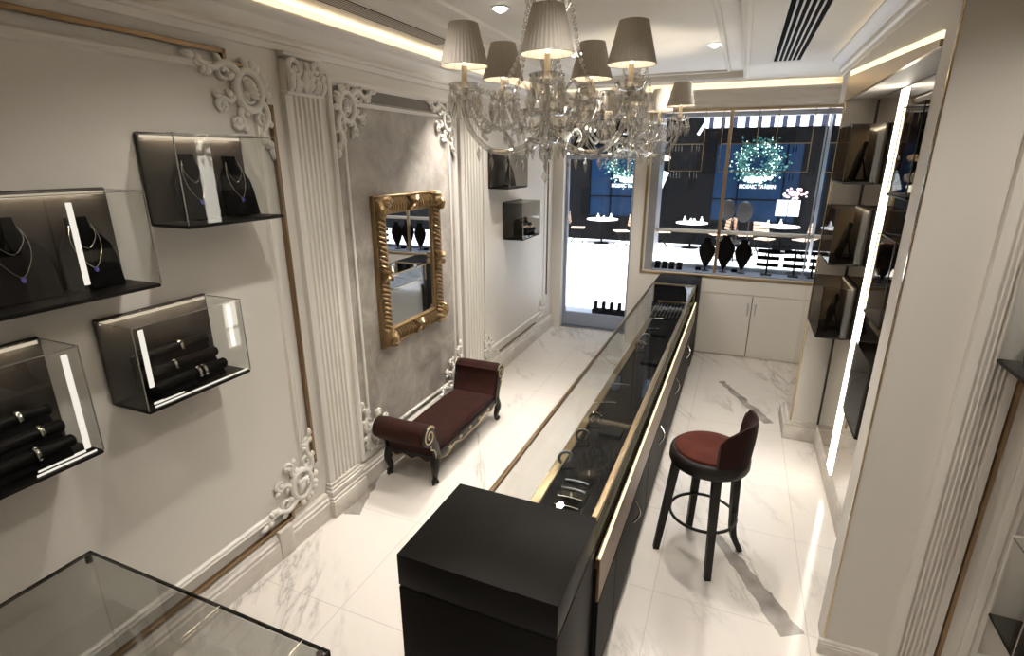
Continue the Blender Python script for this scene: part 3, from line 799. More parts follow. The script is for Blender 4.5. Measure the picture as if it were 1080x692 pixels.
for i in range(na + 1):
    th = A0 + (A1 - A0) * i / na
    ring = [backpt(th, k / nh, 1) for k in range(nh + 1)]
    top = [backpt(th, 1.0, 0)]
    ring += [backpt(th, k / nh, 0) for k in range(nh, -1, -1)]
    vs += ring
k = 2 * (nh + 1)
for i in range(na):
    for j in range(k):
        fs.append((i * k + j, (i + 1) * k + j, (i + 1) * k + (j + 1) % k, i * k + (j + 1) % k))
fs.append(tuple(range(k))); fs.append(tuple(range((na + 1) * k - 1, na * k - 1, -1)))
bk = MB().add(vs, fs).build('backrest', M['velvetdark'], st, angle=60)
for ang, rb_ in ((-73, .245), (195, .262), (24, .272), (108, .240)):
    a = math.radians(ang); c_, s_ = math.cos(a), math.sin(a)
    P = smooth([(.178 * c_, .178 * s_, .668), (.186 * c_, .186 * s_, .50), (.196 * c_, .196 * s_, .30), (.212 * c_, .212 * s_, .13), (rb_ * c_, rb_ * s_, 0.0)], 5) if ang == 24 else [Vector((q_ * c_, q_ * s_, z_)) for q_, z_ in ((.184, .668), (.184 + (rb_ - .184) * .5, .334), (rb_, 0.0))]
    n_ = len(P)
    MB().tube(P, [.0335 - .012 * i / n_ for i in range(n_)], 4, twist=PI / 4, up=(c_, s_, 0)).build('leg', M['blackwood'], st, smooth=False)
MB().tube([(.196 * math.cos(2 * PI * i / 48), .196 * math.sin(2 * PI * i / 48), .295) for i in range(48)], .0095, 8, closed=True).build('foot_ring', M['blackwood'], st)

# ------------------------------------------------------------------ gilt mirror on the plaster panel
mr = thing('wall_mirror', 'tall gilt framed mirror hanging on the grey plaster panel', 'mirror', (XL + .006, 3.695, 1.575))
MX = axes((0, -.465, -.575), (0, 1, 0), (0, 0, 1), (1, 0, 0)); mw, mh = .93, 1.15
MB().frame(mw, mh, [(0, 0), (0, .03), (.008, .038), (.018, .030), (.025, .030), (.034, .024), (.075, .026), (.112, .024), (.118, .030), (.128, .034), (.14, .024), (.142, .012)], MX).build('frame', M['oldgold'], mr)
MB().box(.12, mw - .12, .12, mh - .12, .006, .014, X=MX).build('mirror_glass', M['mirror'], mr, smooth=False)
gd = MB()   # slanting gadroon ribs round the frame
for s in (0, 1):
    n = 26
    for i in range(n):
        v = .13 + (mh - .26) * i / (n - 1)
        u = .072 if s == 0 else mw - .072
        gd.tube([(u - .040, v + .020, .030), (u - .02, v + .010, .046), (u, v, .052), (u + .02, v - .010, .046), (u + .040, v - .020, .030)], .0125, 6, X=MX)
    n = 20
    for i in range(n):
        u = .13 + (mw - .26) * i / (n - 1)
        v = .072 if s == 0 else mh - .072
        gd.tube([(u + .020, v - .040, .030), (u + .01, v - .02, .046), (u, v, .052), (u - .01, v + .02, .046), (u - .020, v + .040, .030)], .0125, 6, X=MX)
gd.build('gadroon_ribs', M['oldgold'], mr)
co = MB()
for (u, v, a) in ((.07, .07, 45), (mw - .07, .07, 135), (.07, mh - .07, -45), (mw - .07, mh - .07, -135)):
    for k in range(5): lobe(co, u - .05 * math.cos(math.radians(a)), v - .05 * math.sin(math.radians(a)), math.radians(a + (k - 2) * 26), .115, .05, .062, MX)
for (u, v) in ((.072, mh / 2), (mw - .072, mh / 2), (mw / 2, .072), (mw / 2, mh - .072)):
    co.ball((0, 0, 0), .036, (1, 1, .7), 10, 8, X=MX @ Matrix.Translation((u, v, .05)))
    for k in range(4): lobe(co, u, v, math.radians(90 * k + 45), .06, .03, .06, MX)
co.build('corner_leaves', M['oldgold'], mr)

# ------------------------------------------------------------------ wall display cases
M['taupe'] = pmat('taupe_panel', srgb(126, 112, 95), 0.5, var=0.08)
M['darkglass'] = glassmat('dark_tinted_glass', (0.25, 0.24, 0.23, 1), 0.06, 0.5)
def case(label, loc, rz, L_, D_, H_, glass='glass', group=None, edge='glassedge', strip=True, back='bronze'):
    r = thing('display_case', label, 'display case', loc, rz, group)
    MB().box(0, L_, .002, .022, 0, H_, .010, 3).build('back_panel', M[back], r)
    MB().box(0, L_, .022, D_, 0, .016, .006, 2).build('base_plate', M['black'], r)
    t = .005
    g = MB().box(0.001, L_ - .001, D_ - t, D_, .016, H_ - .012).box(.001, .001 + t, .022, D_ - t, .016, H_ - .012).box(L_ - .001 - t, L_ - .001, .022, D_ - t, .016, H_ - .012).box(.001, L_ - .001, .022, D_, H_ - .012, H_ - .012 + t)
    g.build('glass_cover', M[glass], r, smooth=False)
    e = MB(); w = .0035
    for x in (0.001, L_ - .001): e.box(x - w / 2, x + w / 2, D_ - w, D_ + w * .3, .016, H_ - .007)
    e.box(0, L_, D_ - w, D_ + w * .3, H_ - .012, H_ - .012 + w)
    for x in (0.001, L_ - .001): e.box(x - w / 2, x + w / 2, .022, D_, H_ - .012, H_ - .012 + w)
    e.build('glass_edge', M[edge], r, smooth=False)
    if strip:
        MB().box(.014, L_ - .014, .0222, .0245, H_ - .026, H_ - .013).build('light_strip', M['ledcase'], r, smooth=False)
        l = bpy.data.lights.new('case_light', 'AREA'); l.shape = 'RECTANGLE'; l.size = L_ - .06; l.size_y = .008; l.energy = .5; l.color = (1.0, .84, .62)
        lo = bpy.data.objects.new('case_light', l); COL.objects.link(lo); lo.parent = r; lo.location = (L_ / 2, .050, H_ - .018)
        lo.rotation_euler = Vector((0, -.55, -1)).to_track_quat('-Z', 'Y').to_euler()
    return r
def at(root_loc, rz, p):
    return tuple(Matrix.Translation(root_loc) @ Matrix.Rotation(rz, 4, 'Z') @ Vector(p))
def bust(loc, rz, label, h=.27, w=.19, group='necklace stands in the wall cases'):
    r = thing('necklace_stand', label, 'necklace stand', loc, rz, group)
    q = [(-.5, .0), (.5, .0), (.5, .42), (.46, .60), (.30, .76), (.20, .84), (.19, 1.0), (-.19, 1.0), (-.20, .84), (-.30, .76), (-.46, .60), (-.5, .42)]
    T = Matrix.Translation((0, .025, .004)) @ Matrix.Rotation(math.radians(12), 4, 'X')
    MB().prism([(x * w, z * h) for x, z in q], -.010, .010, 'y', .006, 2, X=T).build('bust_board', M['blackmatte'], r)
    MB().box(-.03, .03, -.075, .03, 0, .008, .003).tube([(0, -.065, .006), (0, -.02, h * .7)], .006, 6).build('easel_foot', M['blackmatte'], r)
    return r
def necklace(loc, rz, label, h=.27, w=.19, stone=True, group='necklaces in the wall cases'):
    T = Matrix.Translation((0, .042, .004)) @ Matrix.Rotation(math.radians(12), 4, 'X')
    pts = smooth([(-.19 * w, .0, .90 * h), (-.26 * w, 0, .70 * h), (-.20 * w, 0, .48 * h), (0, .001, .30 * h), (.20 * w, 0, .48 * h), (.26 * w, 0, .70 * h), (.19 * w, 0, .90 * h)], 6)
    r = thing('necklace', label, 'necklace', loc, rz, group)
    c = MB().tube(pts, .0017, 6, X=T)
    pts2 = smooth([(-.20 * w, .001, .86 * h), (-.20 * w, .001, .72 * h), (0, .002, .57 * h), (.20 * w, .001, .72 * h), (.20 * w, .001, .86 * h)], 6)
    c.tube(pts2, .0013, 5, X=T)
    c.build('chain', M['silver'], r)
    pd = MB().ball((0, .003, .27 * h), .009, (1, .6, 1.3), 8, 6, X=T)
    pd.build('pendant', M['sapphire' if stone else 'silver'], r)
    return r
def rolls(loc, rz, label, L_, group='bracelet rolls in the wall cases', n=3):
    r = thing('bracelet_roll_stand', label, 'bracelet stand', loc, rz, group)
    P = [(.045, .062), (.095, .115), (.148, .175)] if n == 3 else [(.05, .06), (.11, .12)]
    s = MB()
    s.prism([(.195, 0), (.030, 0), (.022, .02), (.125, .165), (.195, .165)], .02, L_ - .02, 'x', .003)
    # y runs outward: flip so steps descend to the front
    X = Matrix(((1, 0, 0, 0), (0, -1, 0, .215), (0, 0, 1, 0), (0, 0, 0, 1)))
    MB().add(s.v, s.f, X).build('step_block', M['blackmatte'], r)
    for (y, z) in P:
        MB().tube([(.0, .215 - y, z), (.006, .215 - y, z), (L_ - .006, .215 - y, z), (L_, .215 - y, z)], [.019, .024, .024, .019], 16).build('roll', M['black'], r)
    return r, [(.215 - y, z) for y, z in P]
def ringlet(loc, rz, label, r=.028, mat='silver', group='bracelets on the rolls'):
    pts = [(0, r * math.cos(2 * PI * i / 24), r * math.sin(2 * PI * i / 24)) for i in range(24)]
    o = MB().tube(pts, .0045, 6, closed=True, ry=.0075, up=(1, 0, 0)).build('bracelet', M[mat])
    return tag(o, label, 'bracelet', group, loc, rz)
QL = -PI / 2
# left wall, four near cases: upper two hold necklaces, lower two hold rolls
GL = 'display cases on the left wall'
c1 = (XL, 2.180, 2.11); case('glass case highest on left wall, nearest the fluted pilaster, with two necklaces', c1, QL, .545, .25, .405, group=GL)
c2 = (XL, 1.468, 1.892); case('wide glass case at left photo edge holding two necklaces on dark stands', c2, QL, .66, .25, .40, group=GL)
c3 = (XL, 1.833, 1.372); case('glass case of black bracelet rolls, below and left of the pilaster', c3, QL, .525, .25, .39, group=GL)
c4 = (XL, 1.113, 1.30); case('lowest glass case at left photo edge with bracelets on black rolls', c4, QL, .60, .25, .455, group=GL)
for (c_, lx, w, h, la, lb) in ((c1, .365, .20, .30, 'black board stand in the highest left case, its left one', 'fine silver necklace on the left stand of the highest left case'),
                          (c1, .135, .19, .29, 'black board stand in the highest left case, its right one', 'fine silver necklace on the right stand of the highest left case'),
                          (c2, .405, .22, .30, 'black board stand in left-edge necklace case, its left one', 'silver necklace with violet stone at far left of the photo'),
                          (c2, .165, .20, .28, 'black board stand in left-edge necklace case, its right one', 'silver necklace with violet stone on right stand of left-edge case')):
    p_ = at(c_, QL, (lx, .10, .0165)); bust(p_, QL, la, h, w); necklace(p_, QL, lb, h, w)
def rollset(c_, rz, lx, L_, name, spots, mats='silver'):
    p_ = at(c_, rz, (lx, .02, .0165)); r, P = rolls(p_, rz, 'stepped black roll stand inside ' + name, L_)
    for k, (ri, fx, lb) in enumerate(spots):
        y, z = P[ri]
        ringlet(at(p_, rz, (fx * L_, y, z)), rz, lb, .030)
rollset(c3, QL, .09, .36, 'the case below and left of the pilaster', ((2, .40, 'silver bracelet on the top roll of the case left of the pilaster'), (1, .62, 'silver bracelet on the middle roll of the case left of the pilaster'), (0, .42, 'left of two silver bracelets on the lowest roll left of the pilaster'), (0, .34, 'right of two silver bracelets on the lowest roll left of the pilaster')))
rollset(c4, QL, .06, .42, 'the lowest left-edge case', ((2, .25, 'silver bracelet on top roll of the lowest left-edge case'), (1, .18, 'silver bracelet on middle roll, right end, of lowest left-edge case'), (0, .30, 'silver bracelet on bottom roll, right end, of lowest left-edge case'), (1, .80, 'silver bracelet at left end of middle roll, lowest left-edge case')))
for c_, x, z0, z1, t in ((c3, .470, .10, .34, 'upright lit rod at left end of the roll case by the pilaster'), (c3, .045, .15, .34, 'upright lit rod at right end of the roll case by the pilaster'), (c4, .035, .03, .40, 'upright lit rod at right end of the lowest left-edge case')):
    o = MB().box(-.011, .011, -.003, .003, z0 - .0165, z1, .002).build('glow_rod', M['glowrod'])
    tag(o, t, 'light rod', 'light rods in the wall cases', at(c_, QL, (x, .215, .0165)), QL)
o = MB().box(-.010, .010, -.003, .003, .045, .345, .002).build('glow_rod', M['glowrod'])  # added glowing bar imitating a light strip's reflection in the front glass, no lamp
tag(o, 'glowing bar as glass reflection between the two necklaces of the left-edge case', 'light rod', 'light rods in the wall cases', at(c2, QL, (.265, .232, .0165)), QL)
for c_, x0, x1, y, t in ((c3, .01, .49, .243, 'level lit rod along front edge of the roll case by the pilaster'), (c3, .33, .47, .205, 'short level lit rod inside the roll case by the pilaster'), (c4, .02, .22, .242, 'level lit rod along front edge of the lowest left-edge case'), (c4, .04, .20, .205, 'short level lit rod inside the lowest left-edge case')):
    o = MB().box(x0, x1, y - .004, y - .001 if y > .22 else y + .004, .0005, .009, .001).build('glow_rod', M['glowrod'])
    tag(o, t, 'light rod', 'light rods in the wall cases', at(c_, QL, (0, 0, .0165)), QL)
# two small cases near the door
s1 = (XL, 5.735, 2.105); case('small smoky glass case high on wall by door, holding one stand', s1, QL, .50, .25, .40, 'smokelight', group=GL, strip=False)
s2 = (XL, 6.165, 1.53); case('small smoky glass case lower on wall by door, with black rolls', s2, QL, .55, .25, .42, 'smokelight', group=GL, strip=False)
p_ = at(s1, QL, (.16, .105, .0165)); bust(p_, QL, 'black board stand in the high small case by the door', .28, .20)
rollset(s2, QL, .05, .30, 'the lower small case by the door', ((1, .5, 'silver bracelet on the middle roll in the small case by door'),))

# right pier: three smoked cases against the mirror
GP = 'smoked cases by the pier'
Q2 = PI
Q3 = PI / 2
for z, h, t in ((1.110, .40, 'lowest'), (1.665, .405, 'middle'), (2.235, .40, 'top')):
    c_ = (XR - .001, 4.452, z)
    case('smoked glass case on the mirror beside the far right pier, %s of the three' % t, c_, Q3, .522, .218, h, 'smoke', group=GP, edge='darkedge')
    p_ = at(c_, Q3, (.26, .105, .0165)); bust(p_, Q3, 'black board stand inside the %s smoked case by the pier' % t, .27, .22)
    necklace(p_, Q3, 'silver necklace inside the %s smoked case by the pier' % t, .27, .22, False)
GN = 'dark cases behind the gold wall edge'
for z, h, t in ((1.110, .40, 'lowest'), (1.665, .405, 'middle'), (2.235, .40, 'top')):
    c_ = (XR - .001, YS + .195, z)
    case('dark glass case on the mirror just behind the gold wall edge, %s of three' % t, c_, Q3, .345, .222, h, 'darkglass' if t == 'lowest' else 'smoke', group=GN, edge='darkedge', strip=False)
# vertical light line on the mirror
ll = tag(MB().box(XR - .006, XR - .0005, 4.15, 4.31, .10, 2.815).build('light_strip', M['led'], smooth=False), 'tall white vertical light line on the mirror behind the gold wall edge', 'light strip', 'recessed light strips')
# two cases on the near right wall
GR = 'display cases on the near right wall'
r1 = (1.53, YS - .0452, 1.655); case('glass case on near right wall over fluted pilaster, black base plate', r1, Q2, .55, .26, .42, group=GR, back='white', strip=False)
r2 = (1.80, YS - .0005, .477); case('glass case at bottom right photo corner beside the gold line', r2, Q2, .58, .26, .42, group=GR, back='white', strip=False)
p_ = at(r1, Q2, (.44, .10, .0165)); bust(p_, Q2, 'black board stand in the upper near right case', .26, .14)
p_ = at(r2, Q2, (.40, .11, .0165)); bust(p_, Q2, 'black board stand in the bottom right corner case', .26, .18); necklace(p_, Q2, 'thin silver necklace in the bottom right corner case', .26, .18, False)

# ------------------------------------------------------------------ glass showcase in the left foreground
tg = thing('glass_showcase', 'clear glass showcase with dark edged top in left foreground', 'showcase', (-1.65, .62, 0))
x0, x1, y0, y1, zt = -.60, .60, -.36, .385, .90
MB().box(x0, x1, y0, y1, zt - .012, zt).build('glass_top', M['tableglass'], tg, smooth=False)
MB().box(x0 + .004, x1 - .004, y0 + .004, y1 - .004, .0, .012, .002).build('base_sheet', M['tableglass'], tg, smooth=False)
for nm, bx in (('glass_side', (x0, x0 + .008, y0, y1)), ('glass_side', (x1 - .008, x1, y0, y1)), ('glass_side', (x0 + .008, x1 - .008, y0, y0 + .008)), ('glass_side', (x0 + .008, x1 - .008, y1 - .008, y1))):
    MB().box(*bx, .012, zt - .012).build(nm, M['glass'], tg, smooth=False)
e = MB()
w = .005
for yy in (y0, y1): e.box(x0 - .001, x1 + .001, yy - w / 2, yy + w / 2, zt - .013, zt + .0012)
for xx in (x0, x1): e.box(xx - w / 2, xx + w / 2, y0, y1, zt - .013, zt + .0012)
for xx in (x1,):
    for yy in (y0, y1): e.box(xx - w / 2, xx + w / 2, yy - w / 2, yy + w / 2, .0, zt)
e.build('glass_edge', M['darkedge'], tg, smooth=False)
for xx in (x0 + .02, x1 - .02):
    MB().lathe([(0, zt - .030), (.012, zt - .030), (.012, zt + .003), (0, zt + .004)], 12, (xx, y1 - .02, 0)).build('corner_clip', M['bronze'], tg)

# ------------------------------------------------------------------ chandeliers
def crystal_drop_mesh():
    d = MB()
    d.lathe([(0, 0), (.0045, -.006), (.0045, -.012), (0, -.018)], 6)
    d.lathe([(0, -.018), (.0115, -.045), (.009, -.06), (0, -.088)], 6)
    return d
def shade_mesh():
    s = MB(); n = 72
    prof = [(.107, 0), (.064, .170)]
    for inner in (0, 1):
        vs = []; fs = []
        for (r, z) in prof:
            for j in range(n):
                rr = (r - .003 * inner) * (1 + .012 * (1 if j % 2 else -1)); a = 2 * PI * j / n
                vs.append((rr * math.cos(a), rr * math.sin(a), z))
        for j in range(n):
            q = (j, (j + 1) % n, n + (j + 1) % n, n + j)
            fs.append(q if not inner else tuple(reversed(q)))
        s.add(vs, fs)
    s.tube([(.1075 * math.cos(2 * PI * i / 40), .1075 * math.sin(2 * PI * i / 40), 0.001) for i in range(40)], .0025, 6, closed=True)
    s.tube([(.063 * math.cos(2 * PI * i / 32), .063 * math.sin(2 * PI * i / 32), .170) for i in range(32)], .0025, 6, closed=True)
    return s
def beads(pts, r, step):
    mb = MB(); P = [Vector(p) for p in pts]; acc = 0.0; last = P[0]
    mb.ball(P[0], r, (1, 1, 1), 6, 4)
    for a, b_ in zip(P[:-1], P[1:]):
        seg = (b_ - a).length; t = step - acc
        while t < seg:
            mb.ball(a.lerp(b_, t / seg), r, (1, 1, 1.15), 6, 4); t += step
        acc = seg - (t - step)
    return mb
def make_chandelier(label, cx, cy, ang):
    r = thing('chandelier', label, 'chandelier', (cx, cy, 0), ang, 'chandeliers')
    zt = ZC + .05
    MB().lathe([(0, zt), (.075, zt), (.07, zt - .02), (.03, zt - .045), (0, zt - .05)], 24).build('canopy', M['silver'], r)
    MB().lathe([(.006, zt - .05), (.006, 3.10), (.022, 3.09), (.034, 3.06), (.016, 3.02), (.02, 2.98), (.036, 2.92), (.040, 2.86), (.022, 2.80), (.018, 2.77), (.03, 2.74), (.034, 2.68), (.028, 2.60), (.018, 2.55), (.03, 2.53), (.05, 2.50), (.03, 2.46), (.016, 2.43), (.0, 2.43)], 16).build('stem', M['crystalarm'], r)
    crown_ = MB()
    for k in range(8):
        a = 2 * PI * k / 8
        crown_.tube(smooth([(.02 * math.cos(a), .02 * math.sin(a), 3.06), (.07 * math.cos(a), .07 * math.sin(a), 3.04), (.10 * math.cos(a), .10 * math.sin(a), 3.09), (.09 * math.cos(a), .09 * math.sin(a), 3.13)], 4), [.008] * 12 + [.004], 6)
    crown_.build('crown', M['crystalarm'], r)
    dm = crystal_drop_mesh().build('crystal_drop', M['crystal'], None, smooth=False)
    used = [False]
    def drop(parent, p, s=1.0):
        o = dm if not used[0] else dm.copy()
        if used[0]: COL.objects.link(o)
        used[0] = True
        o.parent = parent; o.location = p; o.scale = (s, s, s)
        return o
    def dish(z, R, n, name, s=1.0):
        pts = [(.02, z + .004), (R * .5, z), (R * .85, z + .008), (R, z + .022), (R * 1.02, z + .024), (R * .84, z + .003), (R * .5, z - .005), (.02, z - .004)]
        o = MB().lathe(pts, 24, wave=.02).build(name, M['crystalarm'], r)
        for k in range(n):
            a = 2 * PI * (k + .5) / n
            drop(o, (R * math.cos(a), R * math.sin(a), z + .016), s)
        return o
    dish(2.60, .125, 16, 'upper_bowl', 1.25); dish(2.475, .09, 12, 'lower_bowl', 1.1); dish(2.76, .07, 10, 'top_bowl', 1.1)
    MB().ball((0, 0, 2.405), .022, (1, 1, 1), 10, 8).lathe([(0, 2.385), (.012, 2.37), (.008, 2.345), (.014, 2.335), (.02, 2.315), (.0, 2.29)], 10).build('finial', M['crystal'], r)
    arms = []
    shade0 = None
    for k in range(5):
        a = 2 * PI * k / 5; T = Matrix.Rotation(a, 4, 'Z')
        P = smooth([(.03, 0, 2.53), (.09, 0, 2.475), (.18, 0, 2.435), (.28, 0, 2.445), (.36, 0, 2.52), (.394, 0, 2.61), (.390, 0, 2.69)], 6)
        am = MB().tube(P, .0125, 8, X=T)
        am.tube(smooth([(.16, 0, 2.445), (.20, 0, 2.52), (.27, 0, 2.55), (.31, 0, 2.515), (.285, 0, 2.485)], 5), .008, 6, X=T)
        arm = am.build('arm', M['crystalarm'], r)
        cx_, cy_ = .39 * math.cos(a), .39 * math.sin(a)
        MB().lathe([(.018, 2.648), (.045, 2.640), (.062, 2.650), (.070, 2.664), (.072, 2.666), (.060, 2.644), (.03, 2.630), (.014, 2.632)], 20, (cx_, cy_, .06), wave=.02).build('drip_pan', M['crystalarm'], arm)
        MB().lathe([(0, 2.69), (.016, 2.69), (.022, 2.71), (.0145, 2.725), (.0125, 2.735), (.0125, 2.80), (0, 2.802)], 12, (cx_, cy_, 0)).build('candle_sleeve', M['candle'], arm)
        MB().lathe([(0, 2.80), (.010, 2.81), (.014, 2.835), (.009, 2.865), (0, 2.88)], 10, (cx_, cy_, 0)).build('bulb', M['bulb'], arm)
        if shade0 is None:
            sh = shade0 = shade_mesh().build('lampshade', M['shade'], arm, angle=20)
        else:
            sh = shade0.copy(); COL.objects.link(sh); sh.parent = arm
        sh.location = (cx_, cy_, 2.798)
        for j in range(12):
            t = 2 * PI * j / 12
            drop(arm, (cx_ + .068 * math.cos(t), cy_ + .068 * math.sin(t), 2.715), 1.0 if j % 2 else 1.6)
        for (rr_, zz_) in ((.33, 2.475), (.27, 2.435), (.20, 2.425)):
            drop(arm, (rr_ * math.cos(a), rr_ * math.sin(a), zz_), 1.0)
        arms.append((cx_, cy_))
    for k in range(5):
        a = 2 * PI * k / 5; am = 2 * PI * (k + .5) / 5
        # long strands from the crown to the arms
        P = smooth([(.085 * math.cos(a + .3), .085 * math.sin(a + .3), 3.12), (.12 * math.cos(a + .3), .12 * math.sin(a + .3), 3.0), (.15 * math.cos(a + .25), .15 * math.sin(a + .25), 2.85), (.23 * math.cos(a + .1), .23 * math.sin(a + .1), 2.70), (.33 * math.cos(a), .33 * math.sin(a), 2.70)], 8)
        beads(P, .0105, .027).build('bead_strand', M['crystal'], r, angle=20)
        x0, y0 = arms[k]; x1, y1 = arms[(k + 1) % 5]
        P = [(x0 + (x1 - x0) * t, y0 + (y1 - y0) * t, 2.70 - .17 * (1 - (2 * t - 1) ** 2)) for t in [i / 14 for i in range(15)]]
        P = [Vector((p_[0], p_[1], p_[2])) for p_ in P]
        beads(P, .0085, .022).build('bead_swag', M['crystal'], r, angle=20)
        P = [Vector((x0 * (1 - t) + .06 * math.cos(am) * t, y0 * (1 - t) + .06 * math.sin(am) * t, 2.70 + .06 * t - .20 * (1 - (2 * t - 1) ** 2))) for t in [i / 12 for i in range(13)]]
        beads(P, .0085, .022).build('bead_swag', M['crystal'], r, angle=20)
        # upright glass scroll between the arms
        c_, s_ = math.cos(am), math.sin(am)
        Q = smooth([(.03 * c_, .03 * s_, 2.56), (.12 * c_, .12 * s_, 2.53), (.21 * c_, .21 * s_, 2.57), (.25 * c_, .25 * s_, 2.66), (.20 * c_, .20 * s_, 2.73), (.14 * c_, .14 * s_, 2.69), (.16 * c_, .16 * s_, 2.64)], 6)
        sc = MB().tube(Q, [.011 - .006 * i / len(Q) for i in range(len(Q))], 7).build('glass_scroll', M['crystalarm'], r)
        drop(sc, (.25 * c_, .25 * s_, 2.655), 1.2); drop(sc, (.21 * c_, .21 * s_, 2.555), 1.1); drop(sc, (.14 * c_, .14 * s_, 2.685), 1.0)
    lt = bpy.data.lights.new('bulb_light', 'POINT')
    for (x, y) in arms:
        l = bpy.data.lights.new('bulb_light', 'POINT'); l.energy = 2.6; l.color = (1.0, .88, .70); l.shadow_soft_size = .02
        lo = bpy.data.objects.new('bulb_light', l); COL.objects.link(lo); lo.parent = r; lo.location = (x, y, 2.90)
    return r
CX1, CY1 = -.90, 2.60
make_chandelier('large crystal chandelier hanging nearest the viewer, pleated grey shades', CX1, CY1, math.atan2(-CY1, -CX1))
make_chandelier('second crystal chandelier hanging behind the first, towards the window', -.90, 4.75, math.radians(-8))

# ------------------------------------------------------------------ ceiling fittings
ZT = ZC + .05
for (x, y, t) in ((-1.46, 3.34, 'recessed round downlight left of the near chandelier'), (-1.46, 4.90, 'recessed round downlight seen between the chandelier shades'),
                  (-.325, 4.96, 'recessed round downlight right of the chandeliers, nearer the window'), (-.325, 3.48, 'recessed round downlight at the top photo edge above the counter'), (-2.14, 4.38, 'recessed round downlight beside the end of the left vent')):
    r = thing('downlight', t, 'downlight', (x, y, ZT if x > -2 else ZC), 0, 'recessed downlights')
    MB().lathe([(.055, -.001), (.055, -.006), (.048, -.009), (.042, -.004), (.042, -.001)], 28).build('trim_ring', M['white'], r)
    MB().lathe([(0, -.030), (.016, -.027), (.030, -.018), (.040, -.004), (.040, -.002), (0, -.002)], 24).build('lens', M['downlight'], r)
def vent(label, x0, x1, y0, y1, n):
    r = thing('air_vent', label, 'vent', (x0, y0, ZC), 0, 'linear ceiling vents')
    w, h = x1 - x0, y1 - y0
    MB().frame(w, h, [(0, 0), (0, .004), (.022, .006), (.026, .001)], axes((0, 0, 0), (1, 0, 0), (0, 1, 0), (0, 0, -1))).build('vent_frame', M['ceil'], r, smooth=False)
    MB().box(.026, w - .026, .026, h - .026, -.0035, 0).build('dark_slot', M['vent'], r, smooth=False)
    g = MB(); p = (w - .052) / n
    for k in range(1, n): g.box(.026 + k * p - .0055, .026 + k * p + .0055, .026, h - .026, -.0055, -.003)
    g.build('blades', M['ventslat'], r, smooth=False)
vent('long slotted ceiling vent at left, above the grey plaster panel', -2.250, -2.045, .3, 3.93, 7)
vent('long slotted ceiling vent at right, above the aisle', .105, .365, .6, 5.68, 6)
# ------------------------------------------------------------------ cupboard under the window
cu = thing('cupboard', 'white built-in two-door cupboard below the shop window', 'cupboard', (-.335, YF, 0))
MB().box(0, 1.19, .012, .20, .0, .985).build('body', M['white'], cu, smooth=False)
MB().box(.002, 1.188, -.004, .012, .808, .985, .003).build('top_panel', M['white'], cu)
for x0, x1, hx in ((.002, .611, .572), (.619, 1.188, .658)):
    d_ = MB().box(x0, x1, -.004, .012, .012, .800, .003).build('door', M['white'], cu)
    MB().tube([(hx, -.004, .56), (hx, -.026, .565), (hx, -.026, .69), (hx, -.004, .695)], .0055, 8).build('handle', M['steel'], d_)
MB().box(.612, .618, .006, .011, .012, .80).build('door_gap', M['vent'], cu, smooth=False)

# ------------------------------------------------------------------ things shown in the window
SILL = WZ0 + .015
def heart(loc, label, s):
    r = thing('necklace_bust', label, 'necklace bust', loc, 0, 'black busts in the shop window')
    half = smooth([(0, .0), (.040, .06), (.088, .16), (.112, .25), (.100, .32), (.062, .365), (.045, .40), (.048, .44)], 4)
    pts = [(p_[0], p_[1]) for p_ in half]
    poly = pts + [(-x, z) for x, z in reversed(pts[1:])]
    MB().prism([(x * s, .03 + z * s) for x, z in poly], -.022, .022, 'y', .016, 3).build('bust', M['velvetdark'] if False else M['blackmatte'], r)
    MB().lathe([(0, 0), (.05, 0), (.05, .006), (.012, .012), (.008, .03), (.008, .06), (0, .06)], 16).build('foot', M['blackwood'], r)
heart((-.315, YF + .16, SILL), 'black necklace bust in window just left of the gold mullion', .88)
heart((-.100, YF + .15, SILL + .0), 'tallest black necklace bust in window, right of the gold mullion', .98)
heart((.110, YF + .16, SILL), 'black necklace bust in window beside the bracelet trees', .88)
def tree_(loc, label):
    r = thing('bracelet_tree', label, 'bracelet stand', loc, 0, 'black bracelet trees in the shop window')
    MB().box(-.06, .06, -.04, .04, 0, .014, .004, 2).build('base', M['blackwood'], r)
    MB().tube([(0, 0, .014), (0, 0, .31)], .011, 10).build('post', M['blackwood'], r)
    for z in (.125, .21, .295):
        MB().tube([(-.125, 0, z), (-.118, 0, z), (.118, 0, z), (.125, 0, z)], [.018, .024, .024, .018], 12).build('crossbar', M['blackmatte'], r)
tree_((.395, YF + .15, SILL), 'three-bar black bracelet tree in window, the left one')
tree_((.690, YF + .15, SILL), 'three-bar black bracelet tree in window, the right one')
for k, (x, y, t) in enumerate(((-.905, .12, 'small black ring box on window sill, leftmost'), (-.815, .12, 'small black ring box on sill, second from left'), (-.725, .12, 'small black ring box on sill, third from left'), (-.630, .12, 'small black ring box on sill, right end of the left row'), (-.40, .18, 'flat black ring box on sill below the left bust'), (.03, .20, 'flat black ring box on sill between the two right busts'))):
    r = thing('ring_box', t, 'ring box', (x, YF + y, SILL), 0, 'ring boxes on the sill')
    MB().box(-.034, .034, -.03, .03, 0, .034, .004, 2).build('box_base', M['blackmatte'], r)
    if k < 4: MB().box(-.034, .034, -.008, .008, 0, .06, .004, 2, X=Matrix.Translation((0, .038, .030)) @ Matrix.Rotation(math.radians(-14), 4, 'X')).build('box_lid', M['black'], r)
